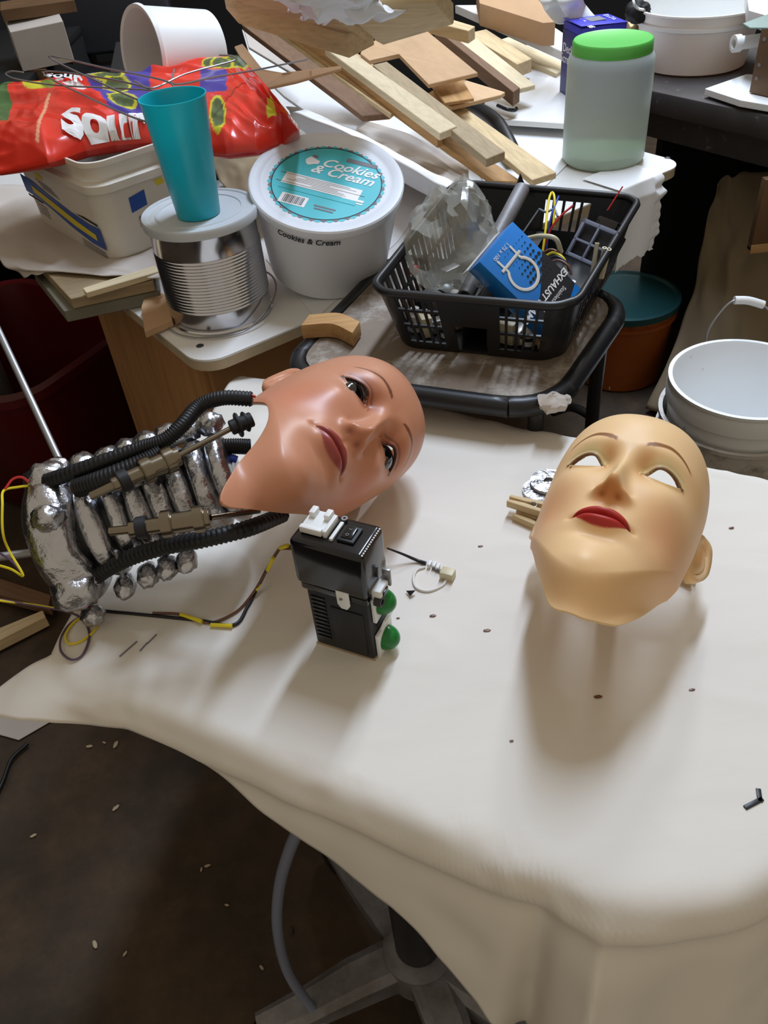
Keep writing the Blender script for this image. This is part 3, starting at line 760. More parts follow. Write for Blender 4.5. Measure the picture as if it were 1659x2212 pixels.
# ------------------------------------------------------------------ loose wires
tag(tube('yellow_wire', [G(72, 1048, .862), G(40, 1052, .866), G(8, 1060, .87), G(5, 1090, .868), G(6, 1150, .85), G(20, 1190, .83), G(50, 1243, .815), G(20, 1228, .81), G(-40, 1212, .81)], .0013, 'w_yellow', None, 6, 6), 'yellow wire hanging off the base end of the foil neck', 'wire')
tag(tube('red_wire', [G(70, 1052, .862), G(50, 1032, .872), G(28, 1035, .874), G(10, 1058, .87)], .0013, 'w_red', None, 6, 6), 'short red wire looping over the base of the foil neck', 'wire')
tag(tube('purple_wire', [G(-30, 1178, .81), G(20, 1208, .806), G(48, 1238, .80)], .0012, 'w_purple', None, 6, 6), 'thin purple wire at the left picture edge beside the yellow one', 'wire')
ld = thing('battery_lead', 'black, yellow and purple wire lead running from the battery box across the paper', 'wire', G(420, 1335, TB))
def wl(o):
    o.data.transform(ld.matrix_world.inverted()); return o
zt = TB+.003
wl(tube('black_strand', [G(225, 1320, zt), G(330, 1330, zt), G(430, 1340, zt), G(505, 1350, zt), G(535, 1310, zt), G(556, 1270, zt+.004), G(585, 1215, zt+.03), G(607, 1183, zt+.055), G(632, 1180, zt+.065)], .0019, 'w_black', ld, 8, 8))
wl(tube('yellow_strand', [G(-20, 1295, TB+.02), G(60, 1305, TB+.008), G(140, 1316, zt), G(185, 1312, zt), G(214, 1325, zt), G(205, 1360, zt), G(175, 1385, zt), G(148, 1390, zt), G(142, 1370, zt), G(165, 1340, zt), G(205, 1322, zt), G(232, 1320, zt)], .0013, 'w_yellow', ld, 8, 6))
wl(tube('purple_strand', [G(-20, 1292, TB+.02), G(60, 1306, TB+.008), G(130, 1318, zt), G(175, 1335, zt), G(193, 1370, zt), G(180, 1412, zt), G(155, 1425, zt), G(131, 1405, zt), G(135, 1370, zt), G(165, 1338, zt), G(228, 1321, zt)], .0013, 'w_purple', ld, 8, 6))
wl(tube('brown_strand', [G(330, 1324, zt+.001), G(390, 1327, zt), G(450, 1345, zt), G(505, 1325, zt), G(540, 1290, zt+.003), G(575, 1235, zt+.02), G(600, 1190, zt+.05), G(632, 1185, zt+.062)], .0014, 'w_brown', ld, 8, 6))
for pp in ([G(390, 1327, zt+.002), G(420, 1337, zt+.002), G(436, 1343, zt+.002)], [G(455, 1350, zt+.001), G(502, 1352, zt+.001)], [G(553, 1275, zt+.006), G(560, 1262, zt+.008)], [G(578, 1232, zt+.024), G(590, 1205, zt+.042)], [G(605, 1184, zt+.058), G(622, 1178, zt+.066)]):
    wl(tube('yellow_patch', pp, .0022, 'w_yellow', ld, 6, 8))
# ------------------------------------------------------------------ black battery box with two green domes
dx_ = Vector((.0628, -.0340, 0)).normalized(); A_, B_ = G(683, 1396, TB), G(808, 1432, TB)
dy_ = Vector((-dx_.y, dx_.x, 0)); org = (A_+B_)/2+dy_*.022; org.z = TB+.0008
DEV = frame(org, x=dx_)
dv = thing('battery_box', 'glossy black battery box with two green domes standing on the paper', 'electronics', DEV)
box('lower_body', .064, .040, .090, 'black_matte', dv, (0, 0, .047), bevel=.003)
box('head_block', .074, .046, .055, 'black_gloss', dv, (-.002, -.001, .1165), bevel=.0055, seg=4)
box('head_lip', .070, .043, .012, 'black_gloss', dv, (-.001, -.0005, .086), bevel=.003)
box('base_plate', .065, .041, .002, 'board_edge', dv, (0, 0, .001), bevel=.0004)
for k in range(11): box('vent_bar', .015, .0022, .0022, 'black_gloss', dv, (-.0205, -.0203, .016+k*.0056), bevel=.0005)
box('front_panel', .034, .002, .058, 'black_matte', dv, (.009, -.0205, .036), bevel=.0008)
tabp = [(-.0065, .011), (.0065, .011), (.0065, -.006), (.003, -.0115), (-.003, -.0115), (-.0065, -.006)]
tb_ = prism('metal_tab', tabp, .0015, 'white_plastic', dv, .0004, Matrix.Translation((.010, -.0235, .0835)) @ Matrix.Rotation(pi/2, 4, 'X'))
lathe('tab_rivet', [(0, .001), (.0014, .0008), (.0018, 0)], 'grey_metal', tb_, 12, (.0085, -.0255, .0855))
# right flank: ivory plates with green domes
for z in (.0675, .0165):
    pl_ = box('dome_plate', .004, .030, .032, 'white_plastic', dv, (.0345, 0, z), bevel=.0008)
    dm = lathe('green_dome', [(.0128*cos(a), .0150*sin(a)) for a in [radians(v) for v in range(0, 91, 9)]], 'green', dv, 36)
    dm.matrix_local = Matrix.Translation((.0355, 0, z)) @ Matrix.Rotation(pi/2, 4, 'Y')
box('plate_bracket', .003, .020, .016, 'white_plastic', dv, (.0385, .002, .042), Matrix.Rotation(.35, 3, 'Y'), .0006)
soc = box('socket', .010, .017, .012, 'white_plastic', dv, (.039, -.006, .090), bevel=.0012)
box('socket_slot', .002, .009, .005, 'black_gloss', soc, (.0445, -.006, .090), bevel=.0004)
lathe('jack', [(.0030, 0), (.0052, 0), (.0052, .007), (.0030, .007), (.0030, 0)], 'dark_metal', dv, 20).matrix_local = Matrix.Translation((.0375, -.0135, .083)) @ Matrix.Rotation(pi/2, 4, 'Y')
box('socket_bracket', .008, .003, .020, 'steel', dv, (.041, .006, .096), bevel=.0006)
# top: ivory clip, white bar, rocker switch, brass eye
zt2 = .1445
cb = box('top_clip', .024, .026, .005, 'white_plastic', dv, (-.021, .003, zt2+.002), bevel=.001)
box('clip_jaw', .006, .010, .009, 'white_plastic', cb, (-.028, .010, zt2+.006), bevel=.001); box('clip_jaw', .006, .010, .009, 'white_plastic', cb, (-.013, .010, zt2+.006), bevel=.001)
box('clip_foot', .022, .005, .007, 'white_plastic', cb, (-.021, -.010, zt2+.004), bevel=.001); box('clip_rail', .004, .024, .008, 'white_plastic', cb, (-.0075, .001, zt2+.003), bevel=.0008)
box('white_bar', .0035, .024, .003, 'white_plastic', dv, (-.0005, -.001, zt2+.001), bevel=.0006)
sw = box('switch_frame', .017, .020, .003, 'black_matte', dv, (.0125, -.001, zt2+.001), bevel=.0008)
box('rocker', .011, .014, .004, 'black_gloss', sw, (.0125, -.001, zt2+.0025), Matrix.Rotation(.12, 3, 'X'), .001)
for y in (.003, -.005): lathe('rocker_mark', [(.0010, .0001), (.0016, .0001), (.0016, .0004), (.0010, .0004)], 'grey_ink', sw, 16, (.0125, y, zt2+.0046))
lathe('terminal_ring', [(.0014, 0), (.0030, 0), (.0030, .0015), (.0014, .0015), (.0014, 0)], 'steel', dv, 18, (-.001, .016, zt2+.001))
for k in range(13): box('ridge', .0016, .0016, .0012, 'white_plastic', dv, (.0335, -.020+k*.0030, zt2-.0006), bevel=.0003)
# ------------------------------------------------------------------ lead and ivory connector to the right of the box
tag(tube('thin_black_wire', [G(836, 1184, TB+.022), G(870, 1197, TB+.012), G(900, 1210, TB+.004), G(920, 1217, TB+.003)], lambda t: .0010+.0012*t, 'w_black', None, 8, 8), 'thin black wire from the battery box to the white connector', 'wire')
cn = thing('wire_connector', 'small ivory plug with a white wire loop on the paper', 'connector', G(940, 1235, TB))
ci = cn.matrix_world.inverted()
def cpart(o): o.data.transform(ci); return o
q = G(967, 1240, TB+.006); cpart(box('plug', .015, .011, .010, 'w_cream', cn, q, Matrix.Rotation(-.5, 3, 'Z'), .001))
for (x, y) in ((928, 1219), (938, 1221), (946, 1225)):
    q = G(x, y, TB+.004); cpart(box('sleeve', .004, .008, .006, 'white_plastic', cn, q, Matrix.Rotation(-.4, 3, 'Z'), .0008))
cpart(tube('wire_loop', [G(918, 1225, TB+.002), G(900, 1232, TB+.002), G(893, 1250, TB+.002), G(900, 1270, TB+.002), G(925, 1277, TB+.002), G(955, 1265, TB+.002), G(966, 1248, TB+.003)], .0016, 'w_white', cn, 8, 8))
cpart(tube('dark_core', [G(935, 1226, TB+.003), G(950, 1233, TB+.003), G(962, 1240, TB+.004)], .0020, 'grey_ink', cn, 5, 8))
tag(mesh_obj('paper_scrap', [G(877, 1276, TB+.003), G(898, 1275, TB+.006), G(886, 1288, TB+.003), G(877, 1276, TB+.0038), G(898, 1275, TB+.0068), G(886, 1288, TB+.0038)], [(2, 1, 0), (3, 4, 5), (0, 1, 4, 3), (1, 2, 5, 4), (2, 0, 3, 5)], 'w_black'), 'tiny dark triangular scrap left of the wire connector', 'scrap')

# ------------------------------------------------------------------ foil stand under the peach mask
fs_c = MW_MASK @ Vector((0, .0, .115)); sd = thing('mask_stand', 'foil-covered stand propping up the peach mask from below', 'stand', (fs_c.x, fs_c.y, TB))
def rough_disc(name, c, r, h, seed, parent, m='foil'):
    prof = [(.0001, 0), (r*.9, 0), (r, h*.3), (r, h*.7), (r*.92, h), (.0001, h)]
    return lathe(name, prof, m, parent, 48, c, 60, lambda p, a: Vector((p.x*(1+.06*nz((cos(a), sin(a), seed), 2)), p.y*(1+.06*nz((cos(a), sin(a), seed), 2)), p.z+.0015*nz((p.x*60, p.y*60, 0), 1, seed))))
rough_disc('base_disc', (0, 0, .001), .030, .010, 1, sd)
lathe('post', [(0, .01), (.010, .01), (.008, .12), (.0001, .12)], 'foil', sd, 24)
nose_in = .105
foil_blob('pad', Vector((0, 0, .124)), .024, (1.1, 1.1, .55), 3, .12, 4, sd)
# two foil washers peep out at the mask's left side
for i, (px, py, r, dz) in enumerate(((1166, 1062, .0200, .0015), (1186, 1044, .0220, .006))):
    c = G(px, py, TB+dz)
    w_ = tag(lathe('foil_washer', [(r*.30, 0), (r, 0), (r*1.02, .002), (r, .004), (r*.30, .004), (r*.28, .002), (r*.30, 0)], 'foil', None, 40, c, 40), ['crinkled foil washer with a hole, nearer the clothespins', 'crinkled foil washer lying furthest back beside the mask'][i], 'washer', 'foil washers')
# wooden clothespins
def clothespin(px0, py0, px1, py1, z, label, dz=0):
    a, b = G(px0, py0, z), G(px1, py1, z); d = b-a; L = .075
    cpn = thing('clothespin', label, 'clothespin', frame(a, x=d), 'wooden clothespins by the mask')
    for s in (-1, 1):
        pr = [(0, s*.0022), (.020, s*.0012), (.032, s*.0028), (L, s*.0065), (L, s*.0105), (.030, s*.0085), (0, s*.0062)]
        if s < 0: pr = pr[::-1]
        prism('wood_arm', pr, .009, 'pine', cpn, .0006)
    bm = bmesh.new(); cpts = [Vector((.030+.0036*cos(t*.7), .0036*sin(t*.7), .0005+.0085*t/40)) for t in range(41)]
    add_tube(bm, cpts, .0008, 6); bm_obj('spring', bm, 'steel', cpn)
    return cpn
clothespin(1112, 1118, 1190, 1148, TB+.001, 'wooden clothespin under the left edge of the mask, lower one')
clothespin(1098, 1088, 1190, 1112, TB+.012, 'wooden clothespin left of the mask, resting on the other')
clothespin(1496, 1263, 1440, 1235, TB+.001, 'wooden clothespin peeping out below the ear of the mask')

# ------------------------------------------------------------------ black basket on the stool
RZ = ST+.094
rim = [G(800, 628, RZ), G(1238, 664, RZ), G(1382, 428, RZ), G(985, 395, RZ)]
rc = sum(rim, Vector())/4; BK0 = Vector((rc.x, rc.y, ST+.001)); floor_c = [(p-rc)*.86+Vector((0, 0, 0)) for p in rim]; rim_l = [p-rc for p in rim]
bk = thing('basket', 'dirty black slotted plastic basket full of parts standing on the stool', 'basket', BK0)
def ring_pts(c, r, per):
    """per samples per side incl. rounded corner; returns points and (side, s)"""
    out = []
    for i in range(4):
        a, b = c[i], c[(i+1) % 4]; prv, nxt = c[i-1], c[(i+2) % 4]
        ua = (b-a).normalized(); L = (b-a).length
        for k in range(per):
            s = k/per; p = a+(b-a)*s
            # round: pull towards centre near the corners
            dcorner = min(s, 1-s)*L
            if dcorner < r:
                t = 1-dcorner/r; inw = -(a if s < .5 else b).normalized()
                p = p+inw*(r*.42*t*t)
            out.append((p, i, s))
    return out
per = 72; rows = 22
top = ring_pts(rim_l, .035, per); bot = ring_pts(floor_c, .035, per)
HB = RZ-ST-.001
def slot(i, s, h):
    def pat(s0, s1, n, duty): 
        if not s0 < s < s1: return False
        f = (s-s0)/(s1-s0)*n; return (f-int(f)) > 1-duty
    if i == 0:  # front
        if .40 < s < .58 and h < .50: return True
        if pat(.10, .34, 5, .66) or pat(.63, .88, 5, .66): return (.14 < h < .40) or (.45 < h < .70) or (.74 < h < .92)
    if i == 1:  # right
        if pat(.10, .90, 15, .55): return (.15 < h < .45) or (.52 < h < .86)
    if i == 2:  # back
        if pat(.22, .48, 5, .72): return .40 < h < .88
    if i == 3:
        if pat(.10, .90, 15, .55): return (.15 < h < .48) or (.54 < h < .90)
    return False
n = len(top); vs = []; fs = []
for r_ in range(rows+1):
    h = r_/rows
    for (pt_, pb_) in zip(top, bot):
        p = pb_[0]*(1-h)+pt_[0]*h; vs.append(Vector((p.x, p.y, h*HB)))
for r_ in range(rows):
    for k in range(n):
        _, i, s = top[k]
        if slot(i, s+.5/per, (r_+.5)/rows): continue
        a = r_*n+k; b = r_*n+(k+1) % n; fs.append((a, b, b+n, a+n))
w_ = mesh_obj('slotted_wall', vs, fs, 'black_plastic', bk, False); md = w_.modifiers.new('thickness', 'SOLIDIFY'); md.thickness = .0028; md.offset = 0
bm = bmesh.new(); vv = [bm.verts.new((p[0].x, p[0].y, .003)) for p in bot]; bm.faces.new(vv); r = bmesh.ops.extrude_face_region(bm, geom=list(bm.faces)); bmesh.ops.translate(bm, vec=(0, 0, -.0028), verts=[v for v in r['geom'] if isinstance(v, bmesh.types.BMVert)])
bm_obj('bottom', bm, 'black_plastic', bk)
tube('rim', [Vector((p[0].x*1.01, p[0].y*1.01, HB)) for p in top[::3]], .0058, 'black_plastic', bk, 2, 8, True)
# arch frames beside the cut-outs and the raised handle post at the back
def bl_(s, t, z=0):
    """point inside the basket: s along the front, t towards the back"""
    p = (floor_c[0]*(1-s)+floor_c[1]*s)*(1-t)+(floor_c[3]*(1-s)+floor_c[2]*s)*t
    return Vector((p.x, p.y, z))
bkI = bk.matrix_world
hp = [bl_(.42, 1.0, HB-.005), bl_(.40, 1.02, HB+.012), bl_(.36, 1.04, HB+.028), bl_(.33, 1.03, HB+.004)]
mesh_obj('handle_fin', [p+Vector((0, d, 0)) for d in (-.002, .002) for p in hp], [(3, 2, 1, 0), (4, 5, 6, 7), (0, 1, 5, 4), (1, 2, 6, 5), (2, 3, 7, 6), (3, 0, 4, 7)], 'black_plastic', bk)
# inner tunnel between the two halves (behind the front cut-out)
tun = []
for t in (0.02, .95):
    for (s, z) in ((.41, .004), (.41, HB*.48), (.57, HB*.48), (.57, .004)): tun.append(bl_(s, t, z))
mesh_obj('tunnel', tun, [(0, 1, 5, 4), (1, 2, 6, 5), (2, 3, 7, 6)], 'black_plastic', bk, False).modifiers.new('thickness', 'SOLIDIFY').thickness = .002
div = [bl_(.495, .0, HB*.5), bl_(.495, 1.0, HB*.5), bl_(.495, 1.0, HB*.8), bl_(.495, 0, HB*.8)]
div += [p+Vector((.003, 0, 0)) for p in div]
mesh_obj('divider', div, [(3, 2, 1, 0), (4, 5, 6, 7), (0, 1, 5, 4), (1, 2, 6, 5), (2, 3, 7, 6), (3, 0, 4, 7)], 'black_plastic', bk, False)
def bin_(s, t, z): return bkI @ bl_(s, t, z)

# --- blue exhaust-clamp carton leaning in the basket
zc = RZ+.006
# corners in the photo: left-bottom (1010,570), top-left (1090,460), right (1255,625), bottom (1130,700)
P01, P10, P00 = G(1108, 478, .928), G(1256, 625, .845), G(1064, 593, .886)
ex = (P10-P01); EXL = .132; ex.normalize(); ey = (P01-P00); EYL = (ey-ex*ey.dot(ex)).length; ey = (ey-ex*ey.dot(ex)).normalized(); ez = ex.cross(ey); P00 = P01-ey*EYL
CB = Matrix(((ex.x, ey.x, ez.x, P00.x), (ex.y, ey.y, ez.y, P00.y), (ex.z, ey.z, ez.z, P00.z), (0, 0, 0, 1)))
bxo = thing('clamp_carton', 'blue and black printed carton leaning in the black basket', 'box', CB)
th_ = .034
box('carton_body', EXL, EYL, th_, 'blue_card', bxo, (EXL/2, EYL/2, -th_/2), bevel=.0012)
prism('end_flap', [(-.0012, .001), (0, .001), (0, EYL-.001), (-.0012, EYL-.001)], .016, 'white_plastic', bxo, 0, Matrix.Translation((-.001, 0, -.052)))
z1 = .0004
prism('black_panel', [(EXL*.40, EYL-.0005), (EXL-.0005, EYL-.0005), (EXL-.0005, .0005), (EXL*.74, .0005), (EXL*.66, EYL*.35), (EXL*.56, EYL*.62)], .0004, 'black_ink', bxo, 0, Matrix.Translation((0, 0, z1-.0002)))
prism('corner_patch', [(EXL-.0006, EYL-.001), (EXL-.0006, EYL*.40), (EXL*.93, EYL*.62), (EXL*.86, EYL-.001)], .0004, 'blue_card', bxo, 0, Matrix.Translation((0, 0, z1)))
hx = random.Random(3); vs = []; fs = []
for i in range(9):
    for j in range(7):
        x = EXL*(.16+.058*i); y = EYL*(.40+.085*j)+(i % 2)*EYL*.042
        if y > EYL*.95 or x > EXL*.62: continue
        r = .0029*min(1, max(.25, (i-.5+j*.5)/7)); b0 = len(vs)
        for k in range(6): vs.append((x+r*cos(k*pi/3), y+r*sin(k*pi/3), z1+.0004))
        fs.append(tuple(range(b0, b0+6)))
tag(mesh_obj('hexagon_print', vs, fs, 'black_ink', bxo, False), None, None)
# clamp drawing: U-shaped outline
cc = Vector((EXL*.40, EYL*.42, z1+.0006))
bm = bmesh.new(); add_tube(bm, [cc+Vector((.021*cos(a), .021*sin(a), 0)) for a in [radians(v) for v in range(-140, 141, 10)]], .0022, 6)
for y in (-.0135, .0135): add_tube(bm, [cc+Vector((-.016, y, 0)), cc+Vector((-.036, y*1.05, 0))], .0016, 6)
add_tube(bm, [cc+Vector((-.022, -.020, 0)), cc+Vector((-.022, .020, 0))], .0022, 6)
bmesh.ops.scale(bm, vec=(1, 1, .18), verts=bm.verts, space=Matrix.Translation(-Vector((0, 0, cc.z)))); bm_obj('clamp_picture', bm, 'w_white', bxo)
rot90 = Matrix.Rotation(radians(-90), 4, 'Z')
text('lettering', 'EXHAUST CLAMP', .0125, 'white_ink', bxo, Matrix.Translation((EXL*.70, EYL*.42, z1+.0004)) @ rot90, bold=.0003, extrude=.0001, shear=.2)
text('lettering', 'Stainless Steel', .0085, 'white_ink', bxo, Matrix.Translation((EXL*.80, EYL*.48, z1+.0004)) @ rot90, extrude=.0001)
text('lettering', 'Universal', .0085, 'white_ink', bxo, Matrix.Translation((EXL*.925, EYL*.52, z1+.0008)) @ rot90, extrude=.0001)
text('lettering', '1.75 x 100', .0075, 'white_ink', bxo, Matrix.Translation((EXL*.10, EYL*.42, z1+.0004)) @ rot90, extrude=.0001)

# --- clear crumpled bag
bagc = bkI @ (bl_(.20, .58, .085))
def crumple(name, c, sc, m, seed, sub=4, amp=.35, label='', cat='bag', mtx=None):
    bm = bmesh.new(); bmesh.ops.create_icosphere(bm, subdivisions=sub, radius=1)
    for v in bm.verts:
        p = v.co.normalized(); q_ = p*1.7+Vector((nz(p, 1.5, seed), nz(p, 1.5, seed+4), seed)); f_ = noise.voronoi(q_)[0]; g_ = noise.voronoi(q_*2.3)[0]
        k = .62+amp*.75*f_[0]+amp*.30*(f_[1]-f_[0])+amp*.26*g_[0]
        v.co = Vector((p.x*sc[0], p.y*sc[1], p.z*sc[2]))*k
    if mtx is not None: bmesh.ops.transform(bm, matrix=mtx, verts=bm.verts)
    bmesh.ops.translate(bm, vec=c, verts=bm.verts)
    return tag(bm_obj(name, bm, m, None, auto=0), label, cat)
M['clear_bag'] = mat('clear_bag', S(196, 196, 186), .14, vary=.1, alpha=.42, spec=1.0, bump=.25, bscale=20)
def film_bag(c, label):
    # crumpled film: coarse facets, pulled up to two peaks
    bm = bmesh.new(); bmesh.ops.create_icosphere(bm, subdivisions=4, radius=1); rr = random.Random(21)
    for v in bm.verts:
        p = v.co.normalized(); q_ = Vector((p.x*2.6, p.y*2.6, p.z*1.3)); f_ = noise.voronoi(q_+Vector((3, 1, 7)))[0]; g_ = noise.voronoi(q_*2.2)[0]
        k = .66+.30*nz(p, 1.4, 9)+.34*f_[0]+.24*(f_[1]-f_[0])+.16*g_[0]+rr.uniform(-.035, .035)
        z = p.z*.082*k; sq = 1-.28*max(0, p.z)+.15*max(0, -p.z)
        v.co = Vector((p.x*.068*k*sq, p.y*.080*k*sq, z+.016*max(0, nz(p, 2.2, 6))*(p.z > .2)))
    bmesh.ops.rotate(bm, cent=(0, 0, 0), matrix=Matrix.Rotation(.5, 3, 'Z'), verts=bm.verts); bmesh.ops.translate(bm, vec=c, verts=bm.verts)
    o = bm_obj('plastic_bag', bm, 'clear_bag', None, True, 32)
    return tag(o, label, 'bag')
film_bag(G(985, 515, RZ+.012), 'crumpled clear plastic bag in the left half of the basket')
# grey tube
gt = thing('grey_pipe', 'open grey plastic pipe leaning between bag and blue carton', 'pipe')
a, b = G(1005, 640, ST+.06), G(1128, 408, RZ+.035); d = (b-a).normalized()
o = lathe('pipe_wall', [(.0085, 0), (.0112, 0), (.0112, (b-a).length), (.0085, (b-a).length), (.0085, 0)], 'grey_metal', gt, 28); gt.matrix_world = frame(a, x=d.orthogonal(), z=d)
# fan housing with grille frame
g0, g1, g2 = G(1238, 468, RZ+.006), G(1312, 498, RZ+.004), G(1222, 548, RZ-.034)
gx = (g1-g0).normalized(); gy = (g0-g2); gy = (gy-gx*gy.dot(gx)).normalized(); gz = gx.cross(gy)
gw, gh = (g1-g0).length, (g0-g2).length
FM = Matrix(((gx.x, gy.x, gz.x, g2.x), (gx.y, gy.y, gz.y, g2.y), (gx.z, gy.z, gz.z, g2.z), (0, 0, 0, 1)))
fan = thing('fan_housing', 'black fan housing with a grey window-like grille frame in the basket', 'fan', FM)
for (x, y, w, h) in ((gw/2, gh-.003, gw, .006), (gw/2, .002, gw, .005), (.0025, gh/2, .005, gh), (gw-.0025, gh/2, .005, gh), (gw*.48, gh/2, .0035, gh), (gw/2, gh*.45, gw, .0035)):
    box('grille_bar', w, h, .004, 'grey_plastic', fan, (x, y, 0), bevel=.0006)
box('housing', gw*.92, gh*1.0, .030, 'black_matte', fan, (gw*.42, gh*.5, -.020), bevel=.002)
box('shroud', gw*.6, gh*.4, .02, 'black_gloss', fan, (gw*.45, gh*1.05, -.02), bevel=.004)
# loose wires and tubes in the basket
def bwire(nm, m, pts, r, label, cat='wire', grp='loose wires in the basket'):
    return tag(tube(nm, pts, r, m, None, 8, 8), label, cat, grp)
zz = RZ
bwire('yellow_wire', 'w_yellow', [G(1170, 560, zz-.03), G(1178, 500, zz), G(1184, 440, zz+.022), G(1192, 416, zz+.03), G(1198, 432, zz+.026), G(1195, 490, zz)], .0018, 'yellow wire loop standing up in the basket')
bwire('red_wire', 'w_red', [G(1172, 545, zz-.03), G(1190, 495, zz), G(1212, 466, zz+.015), G(1238, 444, zz+.025)], .0016, 'short red wire beside the yellow loop in the basket')
bwire('blue_wire', 'w_blue', [G(1180, 540, zz-.03), G(1190, 470, zz+.01), G(1207, 424, zz+.028)], .0014, 'thin blue wire behind the yellow loop in the basket')
bwire('dark_red_wire', 'w_red', [G(1312, 455, zz-.005), G(1345, 403, zz+.022)], .0011, 'single dark red wire rising over the back basket rim')
bwire('grey_wire', 'grey_plastic', [G(1165, 452, zz), G(1180, 458, zz+.004), G(1196, 452, zz+.004), G(1205, 468, zz)], .0018, 'tangled grey wire behind the yellow loop')
bwire('cream_cable', 'w_cream', [G(1140, 515, zz), G(1170, 510, zz+.012), G(1200, 516, zz+.012), G(1212, 545, zz-.01)], .0034, 'cream cable bending behind the blue carton')
for i, (x0, y0, x1, y1) in enumerate(((1278, 600, 1290, 525), (1292, 600, 1306, 535), (1300, 600, 1316, 538))):
    a, b = G(x0, y0, zz-.04), G(x1, y1, zz+.006)
    t_ = thing('cream_tube', ['cream plastic tube in the basket, set apart on the left', 'cream plastic tube in the basket, middle one', 'cream plastic tube in the basket, nearest the rim'][i], 'tube', None, 'cream tubes in the basket')
    t_.matrix_world = frame(a, x=(1, 0, 0), z=(b-a)); L = (b-a).length
    lathe('tube_wall', [(.0018, 0), (.0030, 0), (.0030, L), (.0018, L), (.0018, 0)], 'w_cream', t_, 16)
for i, (m, x, y) in enumerate((('w_brown', 1190, 545), ('w_yellow', 1195, 552), ('w_black', 1200, 560), ('w_brown', 1205, 568))):
    bwire('wire_coil', m, [G(x-22, y+4, zz-.012), G(x, y-6, zz-.006), G(x+22, y+6, zz-.010), G(x+30, y+26, zz-.02)], .0018, ['upper brown', 'yellow', 'black', 'lower brown'][i]+' strand of the wire bundle beside the carton')
# small parts on the basket floor
rp = random.Random(5)
items = [('w_white', 'white plastic plug'), ('w_cream', 'cream plastic block'), ('steel', 'steel bracket'), ('white_plastic', 'ivory connector'), ('card', 'brown card sleeve'), ('steel', 'shiny metal cap')]
spots = [(.07, .12), (.14, .10), (.21, .13), (.28, .10), (.33, .20), (.10, .30), (.24, .30), (.64, .10), (.71, .12), (.78, .10), (.84, .14), (.68, .26), (.80, .28), (.90, .30), (.62, .40), (.88, .5), (.70, .55), (.10, .55)]
side = ['left', 'right']
for i, (s, t) in enumerate(spots):
    m, nm = items[i % 6]; p = bin_(s, t, .004)
    it = thing('small_part', nm+' low in the %s half of the basket, %s' % (side[s > .5], ['by the front slots', 'behind the front ones', 'towards the back'][0 if t < .2 else (1 if t < .45 else 2)]), 'part', frame(p, x=(cos(i*1.7), sin(i*1.7), 0)), 'small parts on the basket floor')
    if i % 3 == 0:
        lathe('body', [(0, 0), (.009, 0), (.009, .024), (.006, .027), (.006, .034), (0, .034)], m, it, 20); lathe('band', [(.0092, .008), (.0102, .008), (.0102, .013), (.0092, .013)], 'black_matte', it, 20)
    else:
        box('body', .030, .015, .020+.010*(i % 2), m, it, (0, 0, .010+.005*(i % 2)), bevel=.0015); box('tab', .014, .006, .008, m, it, (.020, 0, .006), bevel=.001)
cr_ = G(895, 600, ST+.04)
tag(crumple('bottle_cap', Vector((cr_.x, cr_.y, ST+.052)), (.013, .012, .012), 'w_red', 31, 3, .1), 'small red cap beside the clear bag in the basket', 'cap')
# curved wooden offcut on the stool
wc = thing('curved_offcut', 'curved tan fibreboard offcut lying on the left corner of the stool', 'wood', G(715, 740, ST+.002))
a0, a1, a2 = G(655, 735, ST), G(720, 732, ST), G(765, 752, ST)
arc = spline([Vector((p.x, p.y, 0))-Vector((wc.location.x, wc.location.y, 0)) for p in (a0, a1, a2)], 8)
pl2 = [(p.x, p.y) for p in arc]+[(p.x+.012, p.y+.030) for p in arc[::-1]]
prism('offcut', pl2, .022, 'woak', wc, .001)
# ------------------------------------------------------------------ things on the white board
# tin can with plastic lid
cb_ = G(480, 672, BD); CH = .162
can = thing('tin_can', 'large ribbed tin can with a grey plastic lid on the board corner', 'can', cb_)
prof = [(0, .0005), (.076, .0005), (.0812, .001), (.0825, .004), (.0805, .006)]
for k in range(137):
    z = .034+(CH-.078)*k/136; prof.append((.0800+.0010*sin(k*2*pi/8), z))
prof += [(.0800, CH-.008), (.0825, CH-.005), (.0825, CH-.002), (.0790, CH-.002)]
lathe('can_wall', prof, 'chrome', can, 72)
M['lid_grey'] = mat('translucent_lid', S(196, 202, 206), .4, vary=.05, sss=.1)
lid = lathe('lid', [(.0845, CH-.010), (.0862, CH-.010), (.0868, CH+.001), (.0850, CH+.0035), (.080, CH+.0035), (.0785, CH+.0015), (.066, CH+.0015), (.0650, CH+.0028), (.062, CH+.0028), (.061, CH+.0012), (0, CH+.0012)], 'lid_grey', can, 72)
tube('bail_wire', [Vector((.092*cos(a), .092*sin(a), .004+.03*max(0, cos(a-.5)))) for a in [2*pi*k/24 for k in range(24)]], .0014, 'steel', can, 3, 6, True)
# teal tumbler on the can lid
cp_ = G(430, 462, BD+CH+.0015); CUH = height_at(cp_, 380, 205)-cp_.z
cup = thing('tumbler', 'tall teal plastic tumbler standing on the can lid', 'cup', cp_)
lathe('cup_wall', [(0, .0005), (.0305, .0005), (.0315, .002), (.0445, CUH-.004), (.0455, CUH-.002), (.0455, CUH), (.0440, CUH), (.0430, CUH-.004), (.0300, .004), (0, .004)], 'teal', cup, 64)

